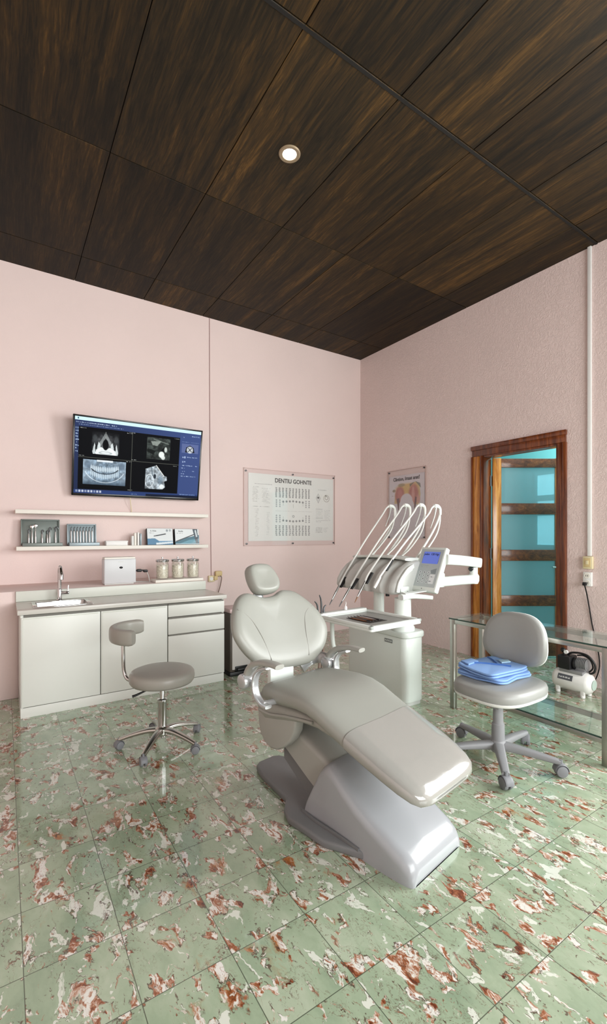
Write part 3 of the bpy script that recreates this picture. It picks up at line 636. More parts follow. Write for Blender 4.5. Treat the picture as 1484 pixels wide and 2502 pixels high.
for x, h, kind, lab in spec:
    t = thing('dental_instrument', lab, 'dental instrument', (x, 5.0, SZ+.03), 0, IG)
    y = 4.998; z0 = SZ+.031
    obj('handle', G().tube([(x, y, z0), (x, y+.006, z0+h*.35), (x, y+.012, z0+h*.7)], [.008, .009, .006], 10), M['steel'], t)
    if kind == 'mirror':
        r = .017 if 'large' in lab else .0125
        obj('mirror_head', G().cyl((x, y+.008, z0+h), (x, y+.016, z0+h), r, n=20, b=.002).tube([(x, y+.012, z0+h*.68), (x, y+.013, z0+h-r*.8)], .003, 8, 0), M['chrome'], t)
    else:
        k = .022 if kind == 'sickle' else .012
        obj('working_tip', G().tube([(x, y+.012, z0+h*.68), (x-.001, y+.014, z0+h*.9), (x+k*.3, y+.014, z0+h), (x+k, y+.012, z0+h*.93), (x+k*.9, y+.012, z0+h*.84)], [.0058, .0056, .0054, .004, .003], 8), M['dsteel'], t)
first = None
for i in range(8):
    x = .553+i*.0272
    if first is None:
        first = thing('scaler', 'silver double-ended scaler in the row inside the smaller open case', 'dental instrument', (x, 5.0, SZ+.03), 0, 'scalers lined up in the smaller open case')
        y, z0 = 4.998, SZ+.031
        obj('handle', G().tube([(x, y, z0), (x, y+.003, z0+.03), (x, y+.012, z0+.11), (x, y+.013, z0+.125)], [.005, .0075, .0075, .004], 10), M['steel'], first)
        obj('working_tip', G().tube([(x, y+.013, z0+.122), (x, y+.014, z0+.145), (x+.006, y+.014, z0+.158), (x+.009, y+.012, z0+.15)], [.0035, .003, .0025, .0015], 8), M['dsteel'], first)
    else: dup(first, (x, 5.0, SZ+.03))
tag(obj('small_box', G().box(.865, 1.075, 4.945, 5.04, SZ, SZ+.045, .006).box(.862, 1.078, 4.942, 5.043, SZ+.034, SZ+.05, .005), M['white_plast']), 'flat white box between the scaler case and the small tubes on the lower shelf', 'box')
TG = 'slim cartons standing on the lower shelf'
for x, w, h, m, lab in ((1.130, .020, .10, 'paper', 'pale slim carton, leftmost of the slim cartons left of the product boxes'), (1.156, .022, .13, 'shelf', 'grey and white slim carton in the middle of the slim cartons'), (1.187, .018, .137, 'white_plast', 'tallest white slim carton, third of the slim cartons'), (1.212, .016, .125, 'greytray2', 'thin greyish carton, rightmost of the slim cartons')):
    tag(obj('slim_carton', G().box(x-w/2, x+w/2, 4.965, 5.02, SZ, SZ+h, .003), M[m]), lab, 'carton', TG)
def product_box(label, x0, x1, h, kind):
    t = thing('product_box', label, 'box', ((x0+x1)/2, 5.0, SZ))
    w = x1-x0; R = Matrix.Translation(((x0+x1)/2, 4.985, SZ+.002)) @ Matrix.Rotation(-.16, 4, 'X') @ Matrix.Rotation(.05*(1 if kind else 0), 4, 'Z')
    obj('carton', G().box(-w/2, w/2, .0, .05, 0, h, .003, Mx=R), M['darkbox'], t)
    P = Pic(120, 80, (222, 228, 230))
    if kind == 0:
        P.rect(0, 62, 120, 80, (86, 140, 178)); P.poly([(0, 50), (34, 48), (52, 60), (52, 80), (0, 80)], (70, 124, 160)); P.poly([(40, 70), (120, 64), (120, 72), (40, 80)], (212, 224, 230))
        P.line(32, 37, 84, 27, 2.6, (48, 52, 60)); P.line(30, 38, 40, 36, 1.4, (120, 126, 130)); P.scrib(10, 20, 30, 4, (90, 96, 104), 5); P.ell(92, 10, 5, 6, (120, 132, 140), .8); P.ell(106, 9, 5, 6, (150, 158, 164), .8)
    else:
        P.poly([(0, 66), (60, 44), (120, 30), (120, 80), (0, 80)], (36, 100, 120)); P.poly([(20, 76), (70, 56), (120, 50), (120, 66), (40, 80)], (86, 146, 166)); P.line(4, 64, 104, 24, 2.4, (30, 38, 46))
        P.poly([(88, 0), (112, 0), (116, 80), (104, 80), (96, 40)], (40, 60, 74)); P.poly([(98, 6), (106, 4), (112, 40), (104, 42)], (196, 208, 214)); P.scrib(10, 20, 36, 4, (100, 106, 112), 9); P.rect(0, 76, 120, 80, (190, 204, 210))
    pic_obj('front_print', P, R @ frame_matrix((0, -.0006, h/2), (1, 0, 0), (0, 0, 1)), w-.004, h-.004, M['print'], t)
    text('title', 'S. Hide' if kind == 0 else 'Nasila', .022, R @ frame_matrix((-w*.26, -.0012, h*.84), (1, 0, 0), (0, 0, 1)), M['ink'], t)
product_box('white product box with blue lower edge and dark pen print, lower shelf', 1.285, 1.565, .182, 0)
product_box('white and teal product box, rightmost on the lower shelf', 1.585, 1.868, .178, 1)

# dispenser, adapter, cotton jars on the ledge
t = thing('towel_dispenser', 'pale grey boxy towel dispenser with a black sensor dot, left of the cotton jars', 'dispenser', (.925, 4.6, .886))
D0, D1, DYF = .775, 1.062, 4.535
obj('body', G().box(D0, D1, DYF, 4.66, .895, 1.128, .010, 3), mat('dispenser_grey', col(206, 208, 210), .32), t)
obj('top_lid', G().box(D0+.004, D1-.004, DYF+.006, 4.66, 1.124, 1.143, .008), M['shelf'], t)
obj('bottom_slot', G().box(D0+.006, D1-.02, DYF+.008, 4.65, .8855, .900, .003), M['unit_grey'], t)
obj('sensor_eye', G().lathe([(.001, .004), (.009, .003), (.013, 0)], (.925, DYF, 1.045), 24, Matrix.Rotation(PI/2, 3, 'X')).xf(Matrix.Translation((.925, 0, 1.045)) @ Matrix.Diagonal((1.25, 1, .8, 1)) @ Matrix.Translation((-.925, 0, -1.045))), M['black'], t)
obj('maker_plate', G().box(.898, .946, DYF-.001, DYF+.001, 1.096, 1.102), M['unit_grey'], t)
t = thing('power_adapter', 'small black two-lobed adapter with a thin cord beside the towel dispenser', 'adapter', (1.13, 4.7, .886))
obj('adapter_body', G().box(1.085, 1.135, 4.60, 4.635, .990, 1.018, .009).box(1.13, 1.155, 4.608, 4.628, .998, 1.012, .004).box(1.148, 1.192, 4.60, 4.635, .984, 1.010, .009).box(1.060, 1.09, 4.608, 4.628, .998, 1.012, .004), M['black'], t)
obj('cord', G().tube([(1.185, 4.62, .988), (1.20, 4.62, .95), (1.205, 4.61, .91), (1.205, 4.60, .889), (1.16, 4.66, .889), (1.08, 4.69, .889)], .0035, 8), M['unit_grey'], t)
JR = .062
jar0 = None
for x, lab in ((1.322, 'leftmost of the three glass jars of cotton, nearest the towel dispenser'), (1.478, 'middle one of the three glass jars of cotton rolls'), (1.637, 'rightmost of the three glass jars of cotton, nearest the wall socket')):
    if jar0 is None:
        jar0 = thing('cotton_jar', lab, 'jar', (x, 4.565, .9125), 0, 'glass jars of cotton on the short shelf')
        c = (x, 4.565, .9125)
        obj('glass', G().lathe([(.001, 0), (JR-.004, 0), (JR, .006), (JR, .150), (JR-.006, .165), (JR-.006, .172), (JR-.010, .172), (JR-.010, .163), (JR-.004, .15), (JR-.004, .01), (.001, .008)], c), M['jar'], jar0)
        g = G(); rnd = random.Random(3)
        g.lathe([(.001, .011), (JR-.014, .011), (JR-.014, .13), (.001, .138)], c)
        for k in range(95):
            a = rnd.uniform(0, 2*PI); zz = rnd.uniform(.018, .142); r_ = JR-.015; ti = rnd.uniform(-1, 1)
            p0 = Vector((c[0]+r_*math.cos(a), c[1]+r_*math.sin(a), c[2]+zz)); dv = Vector((-math.sin(a)*math.cos(ti), math.cos(a)*math.cos(ti), math.sin(ti)))*.011
            g.cyl(p0-dv, p0+dv, .0065, n=8, b=.002)
        tag(obj('cotton_rolls', g, M['cotton'], jar0), kind='stuff')
        obj('lid', G().lathe([(.001, .172), (JR+.001, .172), (JR+.003, .176), (JR+.003, .192), (JR-.004, .197), (.02, .199), (.001, .199)], c), M['chrome'], jar0)
        obj('knob', G().lathe([(.001, .198), (.007, .198), (.006, .206), (.011, .212), (.010, .219), (.001, .222)], c), M['chrome'], jar0)
    else: dup(jar0, (x, 4.565, .9125), None, lab)

# ------------------------------------------------------------------ posters
t = thing('dental_chart_poster', 'large white dental chart under clear acrylic on the left wall by the corner', 'poster', (3.19, YB-.010, 1.218))
obj('acrylic_sheet', G().box(2.481, 3.90, YB-.012, YB-.008, 1.218, 2.192), M['acrylic'], t)
obj('sheet_edge', G().box(2.479, 2.487, YB-.013, YB-.004, 1.218, 2.192).box(3.893, 3.901, YB-.013, YB-.004, 1.218, 2.192).box(2.481, 3.9, YB-.013, YB-.004, 1.216, 1.223).box(2.481, 3.9, YB-.013, YB-.004, 2.186, 2.193), mat('acrylic_edge', col(212, 188, 182), .4), t)
px0, px1, pz0, pz1 = 2.545, 3.872, 1.278, 2.135
P = Pic(400, 258, (234, 237, 233)); ik = (84, 86, 88)
for r_, (y, hh) in enumerate(((48, 40), (196, 42))):
    for i in range(11):
        x = 122+i*15.4
        for j in range(6):
            P.ell(x+random.uniform(-1, 1), y+j*hh/6+3, 3.4, 2.8, (104, 106, 108), .9); P.ell(x+random.uniform(-1, 1), y+j*hh/6+3, 1.7, 1.3, (214, 218, 214), .8)
            P.line(x-4, y+j*hh/6, x-4, y+j*hh/6+5, .5, ik, .5)
for sgn, cy in ((-1, 128), (1, 152)):
    for i in range(11):
        x = 122+i*15.4; u = (i-5)/5
        if abs(u) > .75:
            for j in range(4): P.ell(x, cy+sgn*(6+j*8), 3.2, 3, (124, 126, 128), .8); P.ell(x, cy+sgn*(6+j*8), 1.4, 1.3, (214, 216, 214), .8)
        else: P.ell(x, cy+sgn*(28-5*abs(u)), 4.4, 4, (100, 102, 104), .85); P.ell(x, cy+sgn*(28-5*abs(u)), 1.5, 1.4, (210, 212, 210), .8)
    P.line(153, cy+sgn*10, 153, cy+sgn*25, .6, ik, .5); P.line(246, cy+sgn*10, 246, cy+sgn*25, .6, ik, .5)
P.ring(200, 160, 4, 4, 1.2, ik, .7); P.line(200, 112, 200, 126, .6, ik, .5)
for i in range(5): P.scrib(116+i*36, 139, 146+i*36, 2, (130, 132, 134), 60+i)
P.scrib(28, 38, 100, 3, (110, 112, 114), 70); P.scrib(20, 124, 90, 3, (110, 112, 114), 71)
for i in range(12): P.scrib(18+(i % 3), 50+i*5, 44-(i*7 % 9), 3, (140, 142, 144), 80+i, .7); P.scrib(58+(i*5 % 7), 54+i*5, 94-(i*11 % 17), 3, (146, 148, 150), 95+i, .7)
for i in range(18): P.scrib(28+(i*3 % 5), 134+i*6, 44-(i*7 % 6), 3, (140, 142, 144), 110+i, .7); P.scrib(78+(i*3 % 5), 146+i*5, 92-(i*7 % 6), 2.4, (150, 152, 154), 130+i, .7)
P.scrib(322, 46, 364, 3, (120, 122, 124), 151)
P.poly([(322, 62), (334, 82), (322, 104), (310, 82)], (186, 188, 188)); P.poly([(322, 66), (331, 82), (322, 99), (313, 82)], (218, 222, 218)); P.ell(322, 80, 5, 4, (90, 92, 94)); P.ring(364, 82, 14, 14, 1.2, (150, 146, 138)); P.ring(364, 80, 7, 7, 1.2, (120, 118, 112)); P.ell(360, 70, 4, 3, (140, 138, 130))
for i in range(7): P.scrib(310, 128+i*6, 344, 2.4, (144, 146, 148), 160+i, .7); P.scrib(352, 130+i*6, 384-(i*5 % 9), 2.4, (144, 146, 148), 170+i, .7)
P.rect(310, 126, 345, 127, ik, .4); P.rect(310, 164, 345, 165, ik, .4); P.scrib(310, 172, 382, 2.4, (130, 132, 134), 180); P.scrib(312, 178, 336, 2.4, (130, 132, 134), 181)
for i in range(5): P.scrib(310, 202+i*5, 342, 3, (110, 112, 114), 190+i, .8); P.scrib(350, 204+i*4, 374-i*3, 2.4, (130, 132, 134), 200+i, .7)
pic_obj('chart_sheet', P, WALLB((px0+px1)/2, YB-.006, (pz0+pz1)/2), px1-px0, pz1-pz0, M['print'], t)
text('title', 'DENTIU GOHNTE', .078, WALLB(3.215, YB-.007, pz1-.075), M['ink'], t, .92, .0015)
for x, z in ((2.51, 2.155), (3.20, 2.155), (3.875, 2.155), (2.52, 1.245), (3.20, 1.245), (3.875, 1.245)):
    obj('standoff_screw', G().cyl((x, YB-.02, z), (x, YB-.001, z), .0105, n=16, b=.002), M['dsteel'], t)
t = thing('anatomy_poster', 'narrow tooth anatomy poster on the right wall behind the hoses', 'poster', (XR-.010, 4.19, 1.3))
q0, q1, z0, z1 = 3.858, 4.525, 1.30, 2.215
obj('acrylic_sheet', G().box(XR-.011, XR-.008, q0, q1, z0, z1), M['acrylic'], t)
P = Pic(200, 270, (218, 212, 218)); n1 = P.noise(14, 9)
P.put(np.clip(n1-.35, 0, 1)*.3, (190, 184, 200))
P.poly([(44, 58), (60, 44), (110, 40), (150, 34), (172, 44), (178, 90), (170, 130), (30, 120), (34, 80)], (206, 178, 120), .95)
P.ell(100, 62, 60, 24, (214, 176, 104), .9, .5); P.ell(62, 84, 26, 36, (176, 92, 86), .95, .4); P.ell(140, 84, 26, 40, (182, 104, 96), .95, .4); P.ell(64, 84, 14, 24, (196, 122, 112), .8, .5); P.ell(138, 86, 8, 34, (212, 158, 146), .8, .5)
P.poly([(44, 100), (60, 96), (62, 150), (52, 150)], (104, 56, 58)); P.poly([(150, 96), (160, 100), (150, 150), (140, 148)], (104, 56, 58))
P.poly([(54, 170), (60, 120), (80, 92), (100, 80), (120, 92), (140, 120), (148, 170), (140, 240), (64, 240)], (214, 206, 212)); P.ell(100, 110, 34, 30, (216, 208, 214)); P.scrib(80, 138, 124, 5, (90, 70, 80), 5, .8)
P.ell(72, 42, 20, 7, (150, 132, 92), .8, .5); P.poly([(118, 42), (146, 34), (120, 54)], (110, 104, 84), .9); P.poly([(150, 32), (176, 42), (180, 62), (164, 46)], (104, 110, 98), .9); P.ell(28, 64, 9, 6, (136, 116, 84), .9); P.scrib(16, 84, 40, 4, (120, 96, 80), 6)
for i in range(9): P.scrib(14, 112+i*15, 36, 3, (150, 150, 176), 11+i, .6); P.scrib(164, 120+i*15, 190, 3, (160, 156, 176), 31+i, .6)
P.ell(166, 108, 10, 18, (206, 150, 140), .8, .5)
pic_obj('poster_sheet', P, WALLR(XR-.006, (q0+q1)/2, (z0+z1)/2-.03), q1-q0-.05, z1-z0-.09, M['print'], t)
text('title', 'Clintion, Imaat anat?', .066, WALLR(XR-.0072, (q0+q1)/2, z1-.125), M['ink'], t, .86, .001)
obj('sheet_edge', G().box(XR-.012, XR-.004, q0-.002, q0+.004, z0, z1).box(XR-.012, XR-.004, q1-.004, q1+.002, z0, z1).box(XR-.012, XR-.004, q0, q1, z1-.005, z1+.001), mat('acrylic_edge_right', col(196, 168, 160), .4), t)
for y, z in ((4.50, 2.19), (3.885, 2.195), (4.50, 1.325), (3.885, 1.325)):
    obj('standoff_screw', G().cyl((XR-.02, y, z), (XR-.001, y, z), .010, n=16, b=.002), M['dsteel'], t)

# ------------------------------------------------------------------ shared furniture bits
def caster(x, y, a, r, m=None):
    """twin-wheel caster mesh at the end of a leg, axle across direction a"""
    g = G(); A = Vector((math.cos(a), math.sin(a), 0)); B = Vector((-A.y, A.x, 0)); c = Vector((x, y, r))
    for s in (-1, 1): g.cyl(c+B*(s*r*.16), c+B*(s*r*.78), r, r*.93, n=20, b=r*.16)
    hood = []
    for i in range(9):
        th = PI*i/8; hood.append((c+A*(math.cos(th)*r*1.06)+Vector((0, 0, math.sin(th)*r*1.10))))
    g.flat_tube(hood, r*.72, r*.09, B, n=10, sm=2)
    g.cyl(c+Vector((0, 0, r*.6)), c+Vector((0, 0, r*1.75)), r*.26, n=12)
    return g
def star_leg(R, a, zh, ze, w0, w1, h0, h1, r0=.03):
    A = Vector((math.cos(a), math.sin(a), 0)); B = Vector((-A.y, A.x, 0))
    pts = [A*r0+Vector((0, 0, zh)), A*(R*.35)+Vector((0, 0, zh*.98+ze*.02)), A*(R*.7)+Vector((0, 0, zh*.55+ze*.45)), A*R+Vector((0, 0, ze))]
    return G().flat_tube(pts, 1, 1, B, n=16, sm=5, taper=lambda t: (w0*(1-t)+w1*t, h0*(1-t)+h1*t))

# ------------------------------------------------------------------ saddle stool (local x = to the right of the view, y = away)
VA = -math.radians(33.45)
t = thing('operator_stool', 'round grey operator stool with curved armrest-like back and chrome star base, before the cabinet', 'stool', (.848, 2.93, 0), VA)
SZT = .492
obj('seat', G().lathe([(.001, SZT-.085), (.165, SZT-.085), (.190, SZT-.080), (.200, SZT-.066), (.203, SZT-.045), (.200, SZT-.022), (.190, SZT-.009), (.172, SZT-.002), (.10, SZT+.004), (.001, SZT+.006)], (0, 0, 0), 56), M['leather2'], t, True, 60)
obj('seat_plate', G().lathe([(.001, SZT-.105), (.06, SZT-.105), (.13, SZT-.085), (.001, SZT-.083)], (0, 0, 0), 32), M['dsteel'], t, True)
o = obj('backrest', G().flat_tube([(-.15+.212*math.cos(math.radians(a)), .16+.212*math.sin(math.radians(a)), .700) for a in (266, 245, 222, 198, 174, 150, 118)], .050, .030, (0, 0, 1), n=20, sm=5, taper=lambda u: .80+.2*min(1, min(u, 1-u)/.05), power=3.6), M['leather2'], t, True, 50)
obj('back_pole', G().tube([(-.14, .04, SZT-.098), (-.22, .065, SZT-.096), (-.262, .082, SZT-.082), (-.283, .09, SZT-.03), (-.288, .092, .56), (-.29, .095, .665)], .0125, 14), M['chrome'], t, True)
obj('height_lever', G().tube([(-.02, -.03, SZT-.10), (-.07, -.06, SZT-.112), (-.13, -.09, SZT-.135), (-.155, -.10, SZT-.142)], [.005, .005, .007, .008], 10), M['black'], t, True)
obj('gas_lift', G().cyl((0, 0, .30), (0, 0, SZT-.10), .016, n=20), M['chrome'], t, True)
obj('column', G().lathe([(.001, .06), (.026, .06), (.027, .08), (.029, .28), (.031, .285), (.031, .30), (.017, .304), (.001, .304)], (0, 0, 0), 28), M['chrome'], t, True)
obj('hub', G().lathe([(.001, .07), (.030, .07), (.046, .085), (.046, .118), (.032, .13), (.001, .13)], (0, 0, 0), 28), M['alu'], t, True)
for a in (158, 230, 302, 14, 86):
    a = math.radians(a)-VA
    l = obj('leg', star_leg(.262, a, .105, .062, .026, .014, .017, .010), M['alu'], t, True)
    obj('caster', caster(.262*math.cos(a), .262*math.sin(a), a+.7, .0265), M['castor'], l, True)

# ------------------------------------------------------------------ task chair
t = thing('task_chair', 'grey swivel task chair with folded blue scrubs on its seat', 'chair', (2.48, 1.63, 0))
def rounded(cx, cy, a, b, n, p): return [(cx+a*math.copysign(abs(math.cos(2*PI*j/n))**(2/p), math.cos(2*PI*j/n)), cy+b*math.copysign(abs(math.sin(2*PI*j/n))**(2/p), math.sin(2*PI*j/n))) for j in range(n)]
scx, scy, sa, sb = .075, .035, .268, .225
rings = [[(x, y, z) for x, y in rounded(scx, scy, sa*k, sb*k, 48, 3)] for k, z in ((.05, .388), (.90, .388), (.975, .393), (1.0, .408), (1.0, .43), (.975, .446), (.93, .455), (.80, .460), (.4, .460), (.05, .460))]
obj('seat', G().loft(rings), M['leather3'], t, True, 60)
rings = [[(x, y, z) for x, y in rounded(scx, scy, sa*k, sb*k, 48, 3)] for k, z in ((.05, .355), (.55, .357), (.88, .368), (.985, .382), (1.0, .396), (.96, .398))]
obj('seat_pan', G().loft(rings), M['white_plast'], t, True, 60)
bx = .335
def back_ring(k, x, p=2.7): return [(x+(.03*(1-((y-.10)/.22)**2)), y, z) for y, z in [(scy+.075+yy, zz) for yy, zz in [(q[0]*(1-.20*(q[1]/.165)*(.5)), .70+q[1]) for q in rounded(0, 0, .218*k, .172*k, 44, p)]]]
BT = Matrix.Translation((0, 0, .55)) @ Matrix.Rotation(.10, 4, 'Y') @ Matrix.Translation((0, 0, -.55))
rings = [back_ring(k, bx+dx) for k, dx in ((.04, -.052), (.5, -.051), (.80, -.046), (.93, -.036), (.985, -.022), (1.0, -.006), (.985, .004), (.9, .006))]
obj('backrest', G().loft(rings).xf(BT), M['leather3'], t, True, 60)
rings = [back_ring(k, bx+dx) for k, dx in ((.9, .003), (.99, .003), (1.0, .010), (.95, .024), (.7, .032), (.05, .034))]
obj('back_shell', G().loft(rings).xf(BT), M['white_plast'], t, True, 60)
obj('back_bar', G().flat_tube([(.10, .04, .35), (.28, .06, .352), (.375, .085, .375), (.398, .10, .45), (.395, .105, .62)], .032, .010, (0, 1, 0), n=16), M['gplast'], t, True)
obj('mechanism', G().box(-.07, .14, -.05, .09, .325, .358, .01), M['gplast'], t, True)
obj('column', G().lathe([(.001, .07), (.036, .07), (.038, .12), (.036, .22), (.030, .225), (.028, .33), (.001, .33)], (0, 0, 0), 32), M['gplast'], t, True)
obj('hub', G().lathe([(.001, .055), (.040, .055), (.052, .07), (.050, .105), (.038, .125), (.001, .125)], (0, 0, 0), 32), M['gplast'], t, True)
for a in (220, 292, 4, 76, 148):
    a = math.radians(a)
    l = obj('leg', star_leg(.33, a, .092, .078, .032, .020, .026, .013), M['gplast'], t, True)
    obj('caster', caster(.33*math.cos(a), .33*math.sin(a), a+.5, .034), M['castor'], l, True)

def cloth(cx, cy, w, h, z0, th, rz, seed, layers=2, skew=0):
    """a folded garment: soft layered slab"""
    r = np.random.default_rng(seed); ph = r.uniform(0, 6, 8); g = G(); n = 64
    for L in range(layers):
        zz = z0+th*L/layers; t_ = th/layers*.96; kx, ky = 1-.02*L+.01*math.sin(ph[L]), 1-.025*L
        rings = []
        for k, z in ((.02, 0), (.6, 0), (.95, .002), (.99, t_*.3), (1, t_*.6), (.985, t_*.9), (.95, t_), (.7, t_), (.35, t_), (.02, t_)):
            ring = []
            for x, y in rounded(0, 0, w/2*k*kx, h/2*k*ky, n, 9):
                if z > t_*.2: 
                    q = z+.0028*math.sin(x*31+ph[4]+y*17)*k+.002*math.sin(y*43-x*20+ph[5])+(.004*(1-k)) 
                else: q = z
                e = .004*math.sin(y*26+ph[6+L % 2])*k
                ring.append((x+e+skew*y, y+.004*math.sin(x*29+ph[3])*k, zz+q))
            rings.append(ring)
        g.loft(rings)
    return g.xf(Matrix.Translation((cx, cy, 0)) @ Matrix.Rotation(rz, 4, 'Z'))
ZS = .4615
tag(obj('scrub_trousers', cloth(2.61, 1.745, .372, .315, ZS, .030, .04, 4), M['blue'], None, False, 50), 'folded blue scrub garment lying directly on the grey chair seat, under another', 'clothing')
t = thing('scrub_shirt', 'folded blue scrub top with v-neck and pale tag, uppermost on the chair seat', 'clothing', (2.61, 1.75, ZS+.033))
obj('cloth', cloth(2.60, 1.752, .372, .300, ZS+.0338, .030, -.05, 9, 2, .10), M['blue'], t, False, 50)
zt = ZS+.070
obj('neck_band', G().flat_tube([(2.47, 1.865, zt-.001), (2.55, 1.80, zt+.001), (2.61, 1.725, zt), (2.655, 1.655, zt-.001)], .006, .003, (0, 0, 1), n=8).flat_tube([(2.72, 1.865, zt-.001), (2.68, 1.80, zt+.001), (2.62, 1.725, zt)], .005, .003, (0, 0, 1), n=8), M['blue2'], t)
obj('collar_fold', G().prism([(0, 0), (.12, -.01), (.15, .05), (.05, .075)], 0, .010, .004, Mx=Matrix.Translation((2.45, 1.815, zt-.004)) @ Matrix.Rotation(.2, 4, 'Z')), M['blue'], t)
obj('tag', G().prism([(0, 0), (.07, .005), (.085, .05), (.02, .065)], 0, .008, .003, Mx=Matrix.Translation((2.665, 1.725, zt-.003)) @ Matrix.Rotation(-.35, 4, 'Z')), M['blue3'], t)

# ------------------------------------------------------------------ glass table
t = thing('glass_table', 'glass console table with slim steel frame and lower glass shelf, by the door', 'table', (3.12, 1.79, 0))
GX0, GX1, GY0, GY1, GZ, lw = 2.92, 3.32, 1.215, 2.335, .705, .038
for x in (GX0, GX1-lw):
    for y in (GY0, GY1-lw): obj('leg', G().box(x, x+lw, y, y+lw, 0, GZ-.010, .002), M['tframe'], t)
g = G()
for z in (GZ-.042, .128):
    for x in (GX0+.004, GX1-lw+.004): g = G().box(x, x+lw-.008, GY0+lw, GY1-lw, z, z+.03, .002); obj('rail', g, M['tframe'], t)
    for y in (GY0+.004, GY1-lw+.004): g = G().box(GX0+lw, GX1-lw, y, y+lw-.008, z, z+.03, .002); obj('rail', g, M['tframe'], t)
for z, nm in ((GZ-.010, 'glass_top'), (.158, 'glass_shelf')):
    e = .006 if nm == 'glass_top' else -.002
    x0, x1, y0, y1 = GX0-e, GX1+e, GY0-e, GY1+e
    if nm == 'glass_shelf': x0, x1, y0, y1 = GX0+.006, GX1-.006, GY0+lw+.002, GY1-lw-.002
    o = obj(nm, G().box(x0, x1, y0, y1, z, z+.009), M['glass'], t)
    obj('glass_edge', G().box(x0-.0008, x0+.0012, y0, y1, z, z+.0092).box(x0, x1, y0-.0008, y0+.0012, z, z+.0092), M['glassedge'], o)

# ------------------------------------------------------------------ air compressor
t = thing('air_compressor', 'small white air compressor with black motor on the floor by the right wall', 'compressor', (4.06, 1.96, 0))
cx, cz, R_ = 4.06, .135, .088
qy = Matrix.Rotation(PI/2, 3, 'X')
obj('tank', G().lathe([(.001, -.165), (.045, -.160), (.075, -.142), (R_, -.115), (R_, .115), (.075, .142), (.045, .160), (.001, .165)], (cx, 1.96, cz), 36, qy), M['tank'], t, False, 50)
obj('tank_label', G().loft([[(cx-math.cos(a)*(R_+.001), y, cz+math.sin(a)*(R_+.001)) for a in [math.radians(8+6*i) for i in range(6)]] for y in (2.05, 1.93)], closed=False), mat('label_grey', col(84, 86, 92), .4), t)
LMx = frame_matrix((cx-math.cos(.38)*(R_+.0015), 1.99, cz+math.sin(.38)*(R_+.0015)), (0, -1, 0), (math.sin(.38), 0, math.cos(.38)))
g = G()
for i in range(9): g.box(-.048+i*.0105, -.048+i*.0105+.004+.003*(i % 2), -.006, .006-.003*(i % 3 == 1), 0, .001, Mx=LMx)
obj('label_marks', g, M['white_plast'], t)
for x in (cx-.055, cx+.055):
    for y in (1.86, 2.06): obj('foot', G().box(x-.014, x+.014, y-.016, y+.016, .018, .085, .004).cyl((x, y, 0), (x, y, .024), .019, n=16, b=.004), M['tank'], t)
obj('saddle', G().box(cx-.06, cx+.06, 1.86, 2.05, .205, .234, .006), M['fin'], t)
g = G().box(cx-.075, cx+.06, 1.955, 2.06, .232, .345, .012).cyl((cx-.0, 1.955, .285), (cx-.0, 1.93, .285), .05, n=28, b=.008)
obj('motor', g, M['black'], t)
g = G()
for i in range(7): g.cyl((cx+.02, 1.925-i*.012, .285), (cx+.02, 1.932-i*.012, .285), .052, n=28)
g.cyl((cx+.02, 1.935, .285), (cx+.02, 1.85, .285), .038, n=24).box(cx-.02, cx+.06, 1.86, 1.94, .225, .26, .005)
obj('pump_head', g, M['fin'], t)
obj('pressure_knob', G().cyl((cx-.02, 2.03, .345), (cx-.02, 2.03, .372), .008, n=12).ball((cx-.03, 2.03, .385), (.022, .022, .020), 14), M['black'], t)
obj('gauge', G().cyl((cx-.05, 2.0, .375), (cx-.035, 2.0, .375), .016, n=20), M['white_plast'], t)
obj('air_hose', G().tube([(cx-.01, 2.0, .345), (cx-.01, 1.97, .37), (cx, 1.9, .378), (cx+.01, 1.84, .36), (cx+.02, 1.80, .30), (cx+.02, 1.805, .24), (cx+.01, 1.84, .215)], .0085, 10).tube([(cx, 1.93, .355), (cx+.01, 1.88, .36), (cx+.02, 1.835, .33), (cx+.03, 1.82, .27), (cx+.03, 1.85, .225)], .0065, 10), M['black'], t)
for ch in t.children:
    if not ch.name.startswith('foot'): ch.location.z -= .023
obj('end_badge', G().cyl((cx, 1.797, cz-.023), (cx, 1.794, cz-.023), .042, n=28), mat('badge_green_grey', col(176, 196, 186), .4), t)

# ------------------------------------------------------------------ waste bin behind the dental chair
t = thing('waste_bin', 'white pedal bin with black base behind the dental chair, right of the cabinet', 'bin', (1.90, 4.12, 0))
obj('body', G().box(1.80, 2.02, 4.00, 4.24, .035, .60, .010), M['bin_l'], t)
obj('front_panel', G().box(1.822, 2.016, 3.993, 4.004, .06, .59, .004), M['binw'], t)
obj('base', G().box(1.793, 2.027, 3.985, 4.247, 0, .04, .008), M['black'], t)
obj('pedal', G().box(1.86, 1.97, 3.95, 4.0, .055, .075, .006).box(1.85, 1.98, 3.985, 3.996, .045, .09, .003), M['black'], t)
obj('lid', G().box(1.795, 2.025, 3.99, 4.245, .60, .645, .014), M['binlid'], t)

